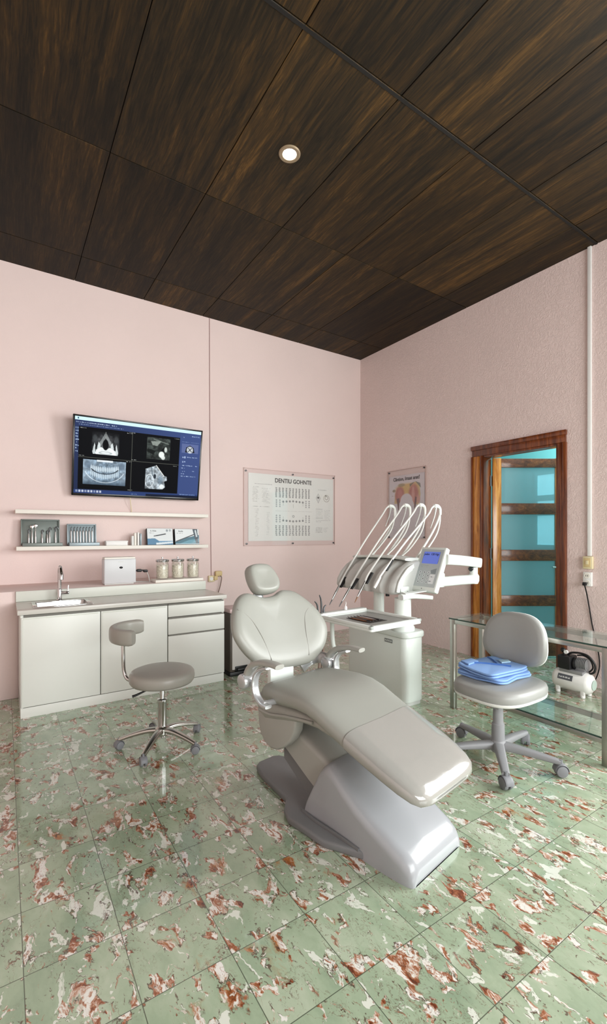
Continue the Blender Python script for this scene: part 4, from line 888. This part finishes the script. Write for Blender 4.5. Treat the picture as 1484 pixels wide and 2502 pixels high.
# ------------------------------------------------------------------ dental chair: local x across, y towards the head end, z up
AX, AY, AZ = 1.48, 1.25, math.atan2(.17, .985)
t = thing('dental_chair', 'large grey dental treatment chair in the middle of the room', 'dental chair', (AX, AY, 0), AZ)
left = [(-.205, .22), (-.245, .32), (-.272, .385), (-.275, .61), (-.240, .68), (-.178, .735), (-.120, 1.02), (-.085, 1.10), (-.05, 1.12)]
plate = left+[(-x, y) for x, y in left[::-1]]
obj('base_plate', G().prism(plate, 0, .036, .012, 3), M['plate'], t, True)
def arch(y, zt, w, r, zb=0, lean=0, n=6, ydn=0):
    """rounded-shoulder cross section standing on zb"""
    h = max(zt-zb, .004); r = min(r, h*.9, w*.9); pts = [(-w, y+ydn, zb)]
    for i in range(n+1): a = PI-PI/2*i/n; pts.append((-w+r+r*math.cos(a), y, zt-r+r*math.sin(a)))
    for i in range(n+1): a = PI/2-PI/2*i/n; pts.append((w-r+r*math.cos(a), y, zt-r+r*math.sin(a)))
    pts.append((w, y+ydn, zb)); return pts
prof = [(-.006, .006, .155), (-.010, .03, .170), (-.006, .058, .182), (.012, .083, .190), (.045, .105, .196), (.11, .135, .200), (.19, .170, .202), (.27, .210, .202), (.34, .255, .200), (.40, .297, .196), (.43, .310, .194), (.455, .306, .192), (.49, .275, .190), (.535, .195, .190), (.58, .11, .190), (.60, .045, .188)]
obj('base_cover', G().loft([arch(y, z, w, .05) for y, z, w in prof]), M['cover'], t, True, 55)
obj('base_trim', G().flat_tube([(-.193, .60, .038), (-.206, .50, .040), (-.209, .34, .042), (-.207, .24, .036)], .008, .006, (0, 0, 1), n=8), M['plate'], t, True)
obj('lift_arm', G().loft([arch(y, z1, .152, .03, z0) for y, z0, z1 in ((.36, .06, .24), (.46, .10, .293), (.60, .17, .347), (.74, .25, .398), (.86, .32, .43))]), M['armgrey'], t, True)
obj('arm_gaiter', G().loft([arch(y, z1, .135, .02, z0) for y, z0, z1 in ((.55, .04, .19), (.65, .10, .24), (.80, .20, .31))]), M['plate'], t, True)
def side_prism(outline, x0, x1, b=.01): return G().prism(outline, 0, x1-x0, b, 3, Mx=Matrix(((0, 0, 1, x0), (1, 0, 0, 0), (0, 1, 0, 0), (0, 0, 0, 1))))
lobe = [(.925, .44), (.922, .37), (.905, .315), (.87, .278), (.82, .262), (.765, .272), (.71, .305), (.665, .35), (.635, .40), (.625, .46), (.70, .49), (.85, .49)]
for s in (-1, 1): obj('pivot_cover', side_prism(lobe, -.212 if s < 0 else .150, -.150 if s < 0 else .212, .014), M['armgrey'], t, True, 50)
# upholstery profile: y, top z, bottom z, half width
up = [(.868, .560, .515, .205), (.862, .585, .500, .232), (.845, .602, .494, .246), (.80, .612, .492, .252), (.70, .620, .500, .256), (.60, .624, .512, .258), (.52, .617, .510, .258), (.45, .597, .492, .257), (.38, .567, .463, .255), (.30, .534, .432, .252), (.20, .496, .398, .249), (.10, .458, .366, .244), (.03, .430, .343, .236), (-.02, .406, .327, .222), (-.05, .388, .322, .203), (-.066, .368, .330, .170), (-.070, .350, .340, .12)]
def pad(y, zt, zb, w, n=44, grow=0, dish=.012):
    w += grow; zt += grow; zb -= grow; cz, h = (zt+zb)/2, (zt-zb)/2; out = []
    for j in range(n):
        a = 2*PI*j/n; c, s = math.cos(a), math.sin(a)
        x = w*math.copysign(abs(c)**(2/4.6), c); z = cz+h*math.copysign(abs(s)**(2/2.6), s)
        if s > 0: z -= dish*(1-(x/w)**2)*s*(h/.05)
        out.append((x, y, z))
    return out
obj('seat_cushion', G().loft([pad(*u) for u in up]), M['leather'], t, True, 60)
sl = [u for u in up if u[0] <= .31]
cov = [(.285, .5285, .4275, .2515)]+[u for u in up if u[0] <= .2]
o = obj('foot_sleeve', G().loft([pad(*u, grow=.0035) for u in cov]), M['sleeve'], t, True, 60); o['label'] = 'glossy clear sleeve over the leg rest'
# shell under the seat
sh = [(.935, .520, .488, .20), (.93, .525, .455, .215), (.905, .53, .400, .222), (.86, .53, .378, .225), (.78, .53, .398, .226), (.68, .53, .425, .225), (.58, .53, .450, .222), (.48, .515, .455, .215), (.40, .480, .440, .205), (.36, .455, .435, .19)]
obj('seat_shell', G().loft([pad(*u, dish=0) for u in sh]), M['shell'], t, True, 60)
obj('shell_ridge', G().tube([(-.221, .90, .445), (-.229, .80, .448), (-.229, .70, .468), (-.226, .60, .482), (-.221, .50, .492)], .008, 10), M['shell'], t, True)
# backrest and headrest pillows on a leaning plane
bn = 1/math.sqrt(1+.55**2); BV = Vector((0, .55*bn, bn)); BNv = Vector((0, -bn, .55*bn)); BO = Vector((0, .945, .60))
def smooth_closed(pts, k=4):
    P_ = [Vector((*p, 0)) for p in pts]; n = len(P_); out = []
    for i in range(n):
        a, b, c, d = P_[i-1], P_[i], P_[(i+1) % n], P_[(i+2) % n]
        for j in range(k):
            u = j/k; q = .5*((2*b)+(c-a)*u+(2*a-5*b+4*c-d)*u*u+(3*b-a-3*c+d)*u**3); out.append((q.x, q.y))
    return out
def pillow(outline, front, back, bend, off=0):
    cu = sum(p[0] for p in outline)/len(outline); cv = sum(p[1] for p in outline)/len(outline)
    prof = [(.02, back*.9), (.5, back*.95), (.85, back*.8), (.96, back*.5), (1.0, 0), (.992, front*.30), (.965, front*.60), (.915, front*.84), (.84, front*.97), (.72, front), (.5, front*.93), (.25, front*.87), (.02, front*.86)]
    rings = []
    for k, h in prof:
        rg = []
        for u, v in outline:
            uu, vv = cu+(u-cu)*k, cv+(v-cv)*k
            rg.append(BO+Vector((uu, 0, 0))+BV*vv+BNv*(h+off+bend(uu, vv)))
        rings.append(rg)
    return G().loft(rings), (cu, cv)
K = 1/bn
bo = [(-.133, 1.006), (-.083, .993), (-.04, .980), (.006, .975), (.074, .981), (.119, .998), (.159, 1.003), (.235, .980), (.31, .908), (.358, .825), (.368, .745), (.325, .672), (.259, .625), (.179, .598), (.041, .600), (-.095, .615), (-.184, .648), (-.247, .694), (-.294, .763), (-.304, .822), (-.278, .892), (-.232, .955), (-.183, .992)]
bo = smooth_closed([(q, (z-.6)*K) for q, z in bo])
bend = lambda u, v: .42*(abs(u-.03)**2)
g, _ = pillow(bo, .045, -.045, bend)
obj('backrest', g, M['leather'], t, True, 60)
def surf(q, z, lift=.0):
    v = (z-.6)*K; return BO+Vector((q, 0, 0))+BV*v+BNv*(.0445+lift+bend(q, v))
for line in ([(-.245, .915), (-.20, .885), (-.159, .837), (-.128, .756), (-.116, .67), (-.112, .635)], [(.300, .880), (.258, .865), (.222, .831), (.190, .741), (.172, .668), (.158, .630)]):
    obj('seam', G().tube([surf(q, z, -.0012-(.006 if i == 0 else 0)) for i, (q, z) in enumerate(line)], .0022, 8), M['seam'], t, True)
obj('back_shell', pillow([(u*.94+.002, v*.94+.012) for u, v in bo], -.02, -.075, bend)[0], M['shell'], t, True, 60)
ho = smooth_closed([(q, (z-.6)*K) for q, z in [(-.075, 1.136), (-.03, 1.155), (.041, 1.155), (.085, 1.142), (.116, 1.098), (.126, 1.045), (.107, 1.006), (.064, .990), (-.002, .987), (-.052, .995), (-.078, 1.022), (-.088, 1.075)]])
obj('headrest', pillow(ho, .050, -.03, lambda u, v: .02)[0], M['leather'], t, True, 60)
obj('headrest_bar', G().flat_tube([BO+BV*.30+BNv*-.075+Vector((.02, 0, 0)), BO+BV*.46+BNv*-.06+Vector((.02, 0, 0)), BO+BV*.54+BNv*-.02+Vector((.02, 0, 0))], .035, .010, (1, 0, 0), n=16), M['silver'], t, True)
obj('back_bracket', G().box(-.115, .055, .935, .965, .50, .645, .006).box(-.10, .04, .82, .95, .50, .52, .004), M['unit'], t, True)
# armrests: left at x=-.33, right at x=+.33
for s, pth, brk in ((-1, [(.868, .625), (.855, .668), (.815, .712), (.745, .735), (.665, .742), (.622, .740)], [(.70, .722), (.765, .695), (.800, .655), (.806, .605), (.785, .560), (.745, .538), (.70, .535)]),
                    (1, [(.905, .588), (.895, .632), (.850, .672), (.79, .693), (.72, .704), (.652, .704)], [(.76, .680), (.82, .655), (.850, .615), (.852, .565), (.83, .53), (.79, .515), (.75, .512)])):
    x = s*.315
    a = obj('armrest', G().flat_tube([(x, y, z) for y, z in pth], .032, .017, (1, 0, 0), n=20, taper=lambda u: (.85+.15*math.sin(PI*min(u*1.3, 1)), 1.15-.45*u), power=2.6), M['armgrey'], t, True, 60)
    obj('arm_bracket', G().flat_tube([(x+s*.004, y, z) for y, z in brk], .020, .0085, (1, 0, 0), n=14), M['silver'], a, True)
    obj('pivot_disc', G().cyl((x+s*.045, pth[0][0], pth[0][1]), (x-s*.04, pth[0][0], pth[0][1]), .036, n=28, b=.008), M['silver'], a, True)
    obj('arm_mount', G().cyl((x+s*.005, brk[-2][0], brk[-2][1]), (s*.20, brk[-2][0], brk[-2][1]-.01), .014, n=16), M['silver'], a, True)
obj('back_yoke', G().flat_tube([(.20, 1.03, .55), (.275, 1.03, .585), (.315, .99, .600), (.325, .92, .590), (.325, .87, .548)], .036, .009, (0, .25, 1), n=14), M['silver'], t, True)

# ------------------------------------------------------------------ delivery unit: white cart, instrument head, hoses, tray and screen
t = thing('delivery_unit', 'white dental delivery cart with tray, hose whips and a control screen', 'dental unit', (2.71, 2.87, 0))
def rrect(x0, x1, y0, y1, r, n=6): return [(cx+r*math.cos(a0+PI/2*i/n), cy+r*math.sin(a0+PI/2*i/n)) for cx, cy, a0 in ((x1-r, y1-r, 0), (x0+r, y1-r, PI/2), (x0+r, y0+r, PI), (x1-r, y0+r, 3*PI/2)) for i in range(n+1)]
obj('cart_body', G().prism(rrect(2.615, 2.835, 2.515, 3.245, .055), .03, .535, .004), M['unit'], t)
obj('cart_base', G().prism(rrect(2.625, 2.825, 2.525, 3.235, .05), 0, .032), M['unit_grey'], t)
obj('cart_top', G().prism(rrect(2.603, 2.847, 2.50, 3.26, .062), .535, .585, .014, 3), M['unit'], t)
obj('name_plate', G().box(2.612, 2.6155, 2.655, 2.745, .478, .508, .001, 1), mat('name_plate_grey', col(126, 128, 128), .4), t)
text('name_plate_text', 'AUDEUA', .020, frame_matrix((2.6115, 2.70, .493), (0, -1, 0), (0, 0, 1)), M['unit'], t)
obj('front_column', G().lathe([(.001, .585), (.095, .585), (.095, .61), (.085, .625), (.078, .64), (.068, .66), (.066, .80), (.066, .84), (.001, .84)], (2.705, 2.63, 0), 36), M['unit'], t)
obj('rear_column', G().lathe([(.001, .585), (.062, .585), (.052, .61), (.046, .70), (.046, .87), (.001, .87)], (2.745, 2.955, 0), 32), M['unit'], t)
obj('swivel_handle', G().flat_tube([(2.60, 2.55, .862), (2.70, 2.54, .866), (2.80, 2.50, .858), (2.862, 2.46, .850)], .030, .022, (0, 1, 0), n=18, taper=lambda u: 1-.25*u), M['unit'], t)
obj('swivel_blade', G().flat_tube([(2.66, 2.58, .885), (2.76, 2.54, .895), (2.83, 2.50, .905)], .045, .008, (0, 1, 0), n=14, taper=lambda u: 1-.5*u), M['unit'], t)
# head with fluted front
hp = [(2.655, .862), (2.640, .885), (2.645, .94), (2.690, 1.010), (2.760, 1.075), (2.84, 1.120), (2.92, 1.140), (3.00, 1.135), (3.03, 1.10), (3.03, .93), (2.96, .88), (2.80, .858)]
def head_ring(y, f, k):
    cx_, cz_ = 2.84, 1.0; out = []
    for i, (x, z) in enumerate(hp):
        d_ = f if 1 <= i <= 5 else 0
        out.append((cx_+(x+d_-cx_)*k, y, cz_+(z-d_*.35-cz_)*k))
    return [tuple(q) for q in out]
rings = []; HY0, HY1 = 2.665, 3.445
for i in range(81):
    y = HY0+(HY1-HY0)*i/80
    ph_ = (y-2.78)/.19; f = .034*max(0, math.cos(2*PI*ph_))**.7 if 2.70 < y < 3.42 else 0
    e = min(i, 80-i)/80; k = 1 if e > .06 else .86+.14*math.sqrt(1-(1-e/.06)**2)
    rings.append(head_ring(y, f, k))
head = obj('instrument_head', G().loft(rings), M['unit_grey'], t, False, 50)
obj('head_top_cover', G().flat_tube([(2.90, 2.70, 1.145), (2.93, 2.9, 1.155), (2.93, 3.15, 1.155), (2.90, 3.41, 1.145)], .085, .014, (1, 0, 0), n=16), M['unit'], head)
g = G()
for k, dz in ((0, 0), (1, .03)): g.flat_tube([(2.67+k*.03, 2.652, .885+dz), (2.69+k*.03, 2.650, .96+dz), (2.75+k*.03, 2.650, 1.03+dz), (2.83+k*.02, 2.652, 1.075+dz*.6)], .010, .018, (0, 1, 0), n=12)
obj('end_cap', g.box(2.70, 2.80, 2.645, 2.672, .862, .93, .008), M['unit'], head)
obj('screw', G().cyl((2.775, 2.642, .885), (2.775, 2.648, .885), .007, n=12), M['dsteel'], head)
obj('brake_knob', G().cyl((2.66, 2.76, .845), (2.66, 2.76, .864), .016, n=16), M['black'], head)
# four whip arms, hoses and handpieces
wh = [(3.35, (2.505, .718), (2.69, .995), 3.27, 1.640), (3.15, (2.463, .733), (2.687, 1.028), 3.28, 1.638), (2.96, (2.480, .790), (2.648, 1.040), 3.28, 1.630), (2.78, (2.530, .918), (2.622, 1.037), 3.28, 1.612)]
for i, (y, tip, mid, xt, zt) in enumerate(wh):
    arm = obj('whip_arm', G().tube([(2.97, y-.03, 1.13), (3.06, y-.03, 1.22), (3.20, y-.025, 1.37), (3.30, y-.015, 1.50), (3.335, y-.005, 1.58), (3.325, y, zt-.012)], [.011, .0105, .010, .010, .011, .012], 12), M['hose'], t)
    obj('whip_saddle', G().flat_tube([(xt-.02, y, zt+.004), (xt+.025, y, zt+.004), (xt+.058, y, zt-.022), (xt+.062, y, zt-.075)], .013, .016, (0, 1, 0), n=12, taper=lambda u: 1.15-.45*u), M['hose'], arm)
    obj('spring_link', G().tube([(xt+.01, y+.004, zt-.01), (xt-.01, y+.006, zt-.09), (xt-.06, y+.01, zt-.2)], [.009, .006, .0035], 8), M['unit_grey'], arm)
    a, b = Vector((tip[0], y, tip[1])), Vector((mid[0], y, mid[1])); dv = (b-a).normalized()
    h0 = a+dv*(.20 if i < 3 else .10)
    obj('hose', G().tube([h0, b, b.lerp(Vector((xt-.12, y, zt-.09)), .5)+Vector((0, 0, .012)), (xt-.115, y, zt-.088), (xt-.05, y, zt-.012), (xt+.015, y, zt+.012), (xt+.05, y-.006, zt-.02)], .0088, 12), M['hose'], t)
    obj('return_hose', G().tube([(xt+.045, y-.008, zt-.03), (xt+.02, y-.03, zt-.14), (xt-.06, y-.055, zt-.26), (xt-.2, y-.055, zt-.40), (2.955, y-.05, 1.15)], .0072, 10), M['hose'], t)
    hpz = obj('handpiece', G().tube([a+dv*.045, a+dv*.075, a+dv*.12, a+dv*.17, h0+dv*.01], [.0055, .0085, .0105, .0095, .0085], 14) if i < 3 else G().tube([a, a+dv*.03, a+dv*.07, h0+dv*.01], [.011, .0135, .0125, .0095], 14), M['steel'] if i < 3 else M['hose'], t)
    if i < 3: obj('burr_tip', G().tube([a+dv*.05, a+dv*.012, a+Vector((-.006, 0, -.010))], [.0052, .0045, .002], 10), M['dsteel'] if i < 2 else M['brown'], hpz)
    obj('holder_clip', G().flat_tube([a+dv*.19+Vector((.016, 0, -.012)), a+dv*.24+Vector((.02, 0, -.012)), a+dv*.30+Vector((.022, 0, -.014))], .018, .008, (0, 1, 0), n=10), M['black'], head)
# tray
TXa, TXb, TYa, TYb, TZ = 2.005, 2.525, 2.265, 2.825, .725
TRM = Matrix.Translation(((TXa+TXb)/2, (TYa+TYb)/2, 0)) @ Matrix.Rotation(.06, 4, 'Z'); tw, td = (TXb-TXa)/2, (TYb-TYa)/2
tray = obj('tray', G().prism(rrect(-tw, tw, -td, td, .02), TZ-.018, TZ, .006, Mx=TRM), M['unit'], t)
g = G()
for x0, x1, y0, y1 in ((-tw, tw, -td, -td+.035), (-tw, tw, td-.03, td), (-tw, -tw+.035, -td, td), (tw-.035, tw, -td, td)): g.box(x0, x1, y0, y1, TZ-.004, TZ+.020, .009, 3, Mx=TRM)
obj('tray_rim', g, M['unit'], tray)
obj('tray_mat', G().box(-tw+.036, tw-.036, -td+.036, td-.031, TZ-.002, TZ+.003, .001, 1, Mx=TRM), M['tray'], tray)
obj('back_rail', G().box(-tw+.02, tw-.03, td-.03, td+.03, TZ+.0, TZ+.034, .008, Mx=TRM), M['unit_grey'], tray)
obj('tray_arm', G().flat_tube([(2.35, 2.58, TZ-.030), (2.52, 2.60, TZ-.032), (2.64, 2.625, TZ-.034), (2.70, 2.63, TZ-.036)], .055, .014, (0, 1, 0), n=16), M['unit'], t)
# suction holder at the far left corner of the tray with its hoses
c0 = TRM @ Vector((-tw+.02, td-.01, 0))
hold = obj('suction_holder', G().box(c0.x-.035, c0.x+.05, c0.y-.02, c0.y+.03, TZ-.02, TZ+.03, .008), M['unit_grey'], t)
for dx, h_, ln in ((-.022, .105, -.018), (.012, .15, -.012), (.034, .07, .012)):
    obj('suction_tip', G().tube([(c0.x+dx, c0.y+.01, TZ+.02), (c0.x+dx, c0.y+.012, TZ+.02+h_*.5), (c0.x+dx+ln*.5, c0.y+.012, TZ+.02+h_*.8), (c0.x+dx+ln*1.6, c0.y+.01, TZ+.02+h_)], [.0085, .0075, .006, .004], 10), M['dsteel'], hold)
for dx, m, zt_ in ((.012, 'suct', .05), (.040, 'suct', .06)):
    obj('suction_hose', G().tube([(c0.x+dx, c0.y+.015, TZ-.015), (c0.x+dx, c0.y+.02, .55), (c0.x+dx-.01, c0.y+.03, .32), (c0.x+dx-.02, c0.y+.06, .16), (c0.x+dx+.03, c0.y+.16, .05), (c0.x+dx+.18, c0.y+.25, .022), (2.625, 3.10, .08)], .0105, 10), M[m], t)
obj('assistant_post', G().tube([(c0.x+.105, c0.y-.0, TZ-.016), (c0.x+.108, c0.y-.0, .58), (c0.x+.118, c0.y, .50), (c0.x+.145, c0.y, .42), (c0.x+.16, c0.y, .30), (c0.x+.2, c0.y+.02, .18), (c0.x+.36, c0.y+.04, .12), (2.63, 2.9, .11)], .017, 12), M['unit'], t)
# control screen on its double arm, facing the chair and leaning back
SB, ST = Vector((2.85, 0, .895)), Vector((3.0, 0, 1.252)); sv = ST-SB; SH = sv.length
PM = frame_matrix((2.925, 2.560, 1.0735), (0, -1, 0), sv)
SW = .265
con = obj('control_panel', G().box(-SW/2, SW/2, -SH/2, SH/2, -.05, 0, .012, 3, Mx=PM), M['unit'], t)
P = Pic(90, 130, (186, 192, 194)); P.a[:] = np.array((176, 186, 190))+np.array((20, 16, 10))*(P.Y/130)[..., None]*.6
P.rect(12, 9, 78, 48, (86, 106, 190)); P.rect(12, 9, 78, 10, (40, 50, 110)); P.rect(12, 9, 13, 48, (40, 50, 110)); P.scrib(15, 14, 72, 6, (22, 26, 60), 3); P.ring(34, 38, 14, 10, 1.1, (54, 66, 140), .9, (P.Y < 38)*1.0); P.rect(74, 36, 78, 48, (30, 36, 80))
P.rect(10, 56, 44, 57, (140, 150, 152)); P.scrib(12, 60, 40, 3, (140, 150, 154), 4, .5); P.poly([(58, 72), (80, 64), (80, 84), (62, 84)], (140, 150, 154))
for r in range(4):
    for c_ in range(3): P.ell(18+c_*17, 80+r*11, 5, 4, (226, 230, 232), .9, .4); P.ell(18+c_*17, 80+r*11, 1.8+((r+c_) % 2)*.8, 2, (70, 74, 80), .85, .5)
P.rect(60, 86, 80, 118, (232, 236, 238)); P.scrib(64, 92, 76, 4, (120, 126, 132), 8); P.scrib(62, 106, 70, 6, (110, 116, 122), 9)
pic_obj('keypad', P, PM @ Matrix.Translation((0, .008, .0008)), SW-.035, SH-.06, M['panelprint'], con)
obj('panel_display', G().box(-SW/2+.0175+(SW-.035)*.14, -SW/2+.0175+(SW-.035)*.86, .045, .150, .001, .0016, Mx=PM), mat('blue_lcd', col(92, 112, 196), .2, emit=col(92, 112, 200), estr=.35), con)
text('display_text', 'pulse  120 Hgt', .026, PM @ Matrix.Translation((0, .128, .002)), M['ink'], con)
obj('power_mark', G().cyl(PM @ Vector((-.01, -SH/2+.022, 0)), PM @ Vector((-.01, -SH/2+.022, .0012)), .004, n=12), M['dsteel'], con)
obj('upper_arm', G().flat_tube([(2.99, 2.45, 1.155), (3.15, 2.45, 1.143), (3.30, 2.45, 1.128), (3.43, 2.45, 1.112)], .045, .043, (0, 1, 0), n=24, power=5), M['unit'], con)
obj('arm_joint', G().lathe([(.001, .93), (.036, .935), (.046, .96), (.046, 1.0), (.034, 1.02), (.034, 1.075), (.001, 1.075)], (3.375, 2.45, 0), 28), M['unit'], con)
obj('joint_collar', G().cyl((3.33, 2.45, 1.06), (3.375, 2.45, 1.075), .02, n=16), M['dsteel'], con)
obj('lower_arm', G().flat_tube([(2.95, 2.49, .968), (3.05, 2.465, .972), (3.18, 2.45, .975), (3.375, 2.45, .972)], .040, .040, (0, 1, 0), n=20, power=3), M['unit'], con)
obj('panel_mount', G().box(2.935, 3.01, 2.45, 2.60, .925, 1.045, .015), M['unit'], con)
# things on the tray
IGT = 'hand instruments laid on the dental tray'
for i, (y0, m, lab) in enumerate(((-.075, 'brown', 'bronze hand instrument nearest the front edge on the dental tray'), (-.045, 'dsteel', 'dark steel hand instrument second from the tray front'), (-.015, 'brown', 'bronze hand instrument in the middle of the row on the dental tray'), (.018, 'steel', 'bright steel hand instrument fourth from the tray front'), (.050, 'dsteel', 'dark steel hand instrument farthest from the tray front'))):
    p = lambda u, dz=0: TRM @ Vector((-.03+y0*1.0, u, TZ+.0095+dz))
    t2 = thing('dental_instrument', lab, 'dental instrument', p(0), 0, IGT)
    obj('handle', G().tube([p(-.085), p(-.05), p(.05), p(.085)], [.003, .0065, .0065, .003], 10), M[m], t2)
    obj('working_tip', G().tube([p(-.083), p(-.105), p(-.118, .006)], [.003, .0025, .0015], 8).tube([p(.083), p(.105), p(.118, .006)], [.003, .0025, .0015], 8), M['dsteel'], t2)
g = G(); Mx = TRM @ Matrix.Translation((-.04, 0, TZ+.0032))
tag(obj('instrument_mat', g.box(-.075, .105, -.125, .125, -.0004, .0012, 0, Mx=Mx), mat('dark_mat', col(52, 48, 46), .6)), 'dark rectangular mat under the hand instruments on the dental tray', 'mat')
v = TRM @ Vector((.02, td+.0, 0))
t2 = thing('small_bottle', 'tiny white spout bottle on the back rail of the dental tray', 'bottle', (v.x, v.y, TZ+.034))
obj('bottle_body', G().lathe([(.001, 0), (.013, 0), (.014, .004), (.012, .022), (.005, .030), (.001, .030)], (v.x, v.y, TZ+.0345), 20), M['white_plast'], t2)
obj('spout', G().tube([(v.x, v.y, TZ+.06), (v.x+.004, v.y, TZ+.085), (v.x-.006, v.y-.01, TZ+.098)], [.004, .003, .002], 10), M['white_plast'], t2)

# ------------------------------------------------------------------ camera, daylight, world
cam = bpy.data.cameras.new('camera'); co = bpy.data.objects.new('camera', cam); C.objects.link(co)
co.location = (0, 0, 1.35); co.rotation_euler = (PI/2, 0, VA)
cam.sensor_fit = 'AUTO'; cam.sensor_width = 36; cam.lens = 36*1108/2502; cam.shift_y = 57/2502; cam.clip_start = .05
S.camera = co
def area(name, loc, rot, sx, sy, w, c):
    l = bpy.data.lights.new(name, 'AREA'); l.shape = 'RECTANGLE'; l.size = sx; l.size_y = sy; l.energy = w; l.color = c
    o = bpy.data.objects.new(name, l); C.objects.link(o); o.location = loc; o.rotation_euler = rot; return o
area('daylight_right_window', (XR+.02, -.3, 1.925), (0, PI/2, 0), 2.05, 2.2, 165, (.97, 1, .985))
area('daylight_front_window', (1.9, YF-.02, 2.0), (PI/2, 0, 0), 3.6, 2.4, 200, (.97, 1, .985))
l = bpy.data.lights.new('downlight', 'SPOT'); l.energy = 12; l.spot_size = 2.2; l.spot_blend = .8; l.color = (1, .93, .82); l.shadow_soft_size = .04
o = bpy.data.objects.new('downlight', l); C.objects.link(o); o.location = (1.612, 2.611, HC-.02)
l = bpy.data.lights.new('hall_fill', 'AREA'); l.energy = 45; l.size = 1.0; l.color = (.9, 1, 1)  # unseen fill lamp added to brighten the hall
o = bpy.data.objects.new('hall_fill', l); C.objects.link(o); o.location = (5.4, 2.4, 3.15)
w = bpy.data.worlds.new('sky'); S.world = w; w.use_nodes = True
w.node_tree.nodes['Background'].inputs[0].default_value = (.85, .92, 1, 1); w.node_tree.nodes['Background'].inputs[1].default_value = 1.0
S.view_settings.view_transform = 'Standard'; S.view_settings.look = 'None'; S.view_settings.gamma = 1; S.view_settings.use_curve_mapping = False
S.view_settings.exposure = 0.4
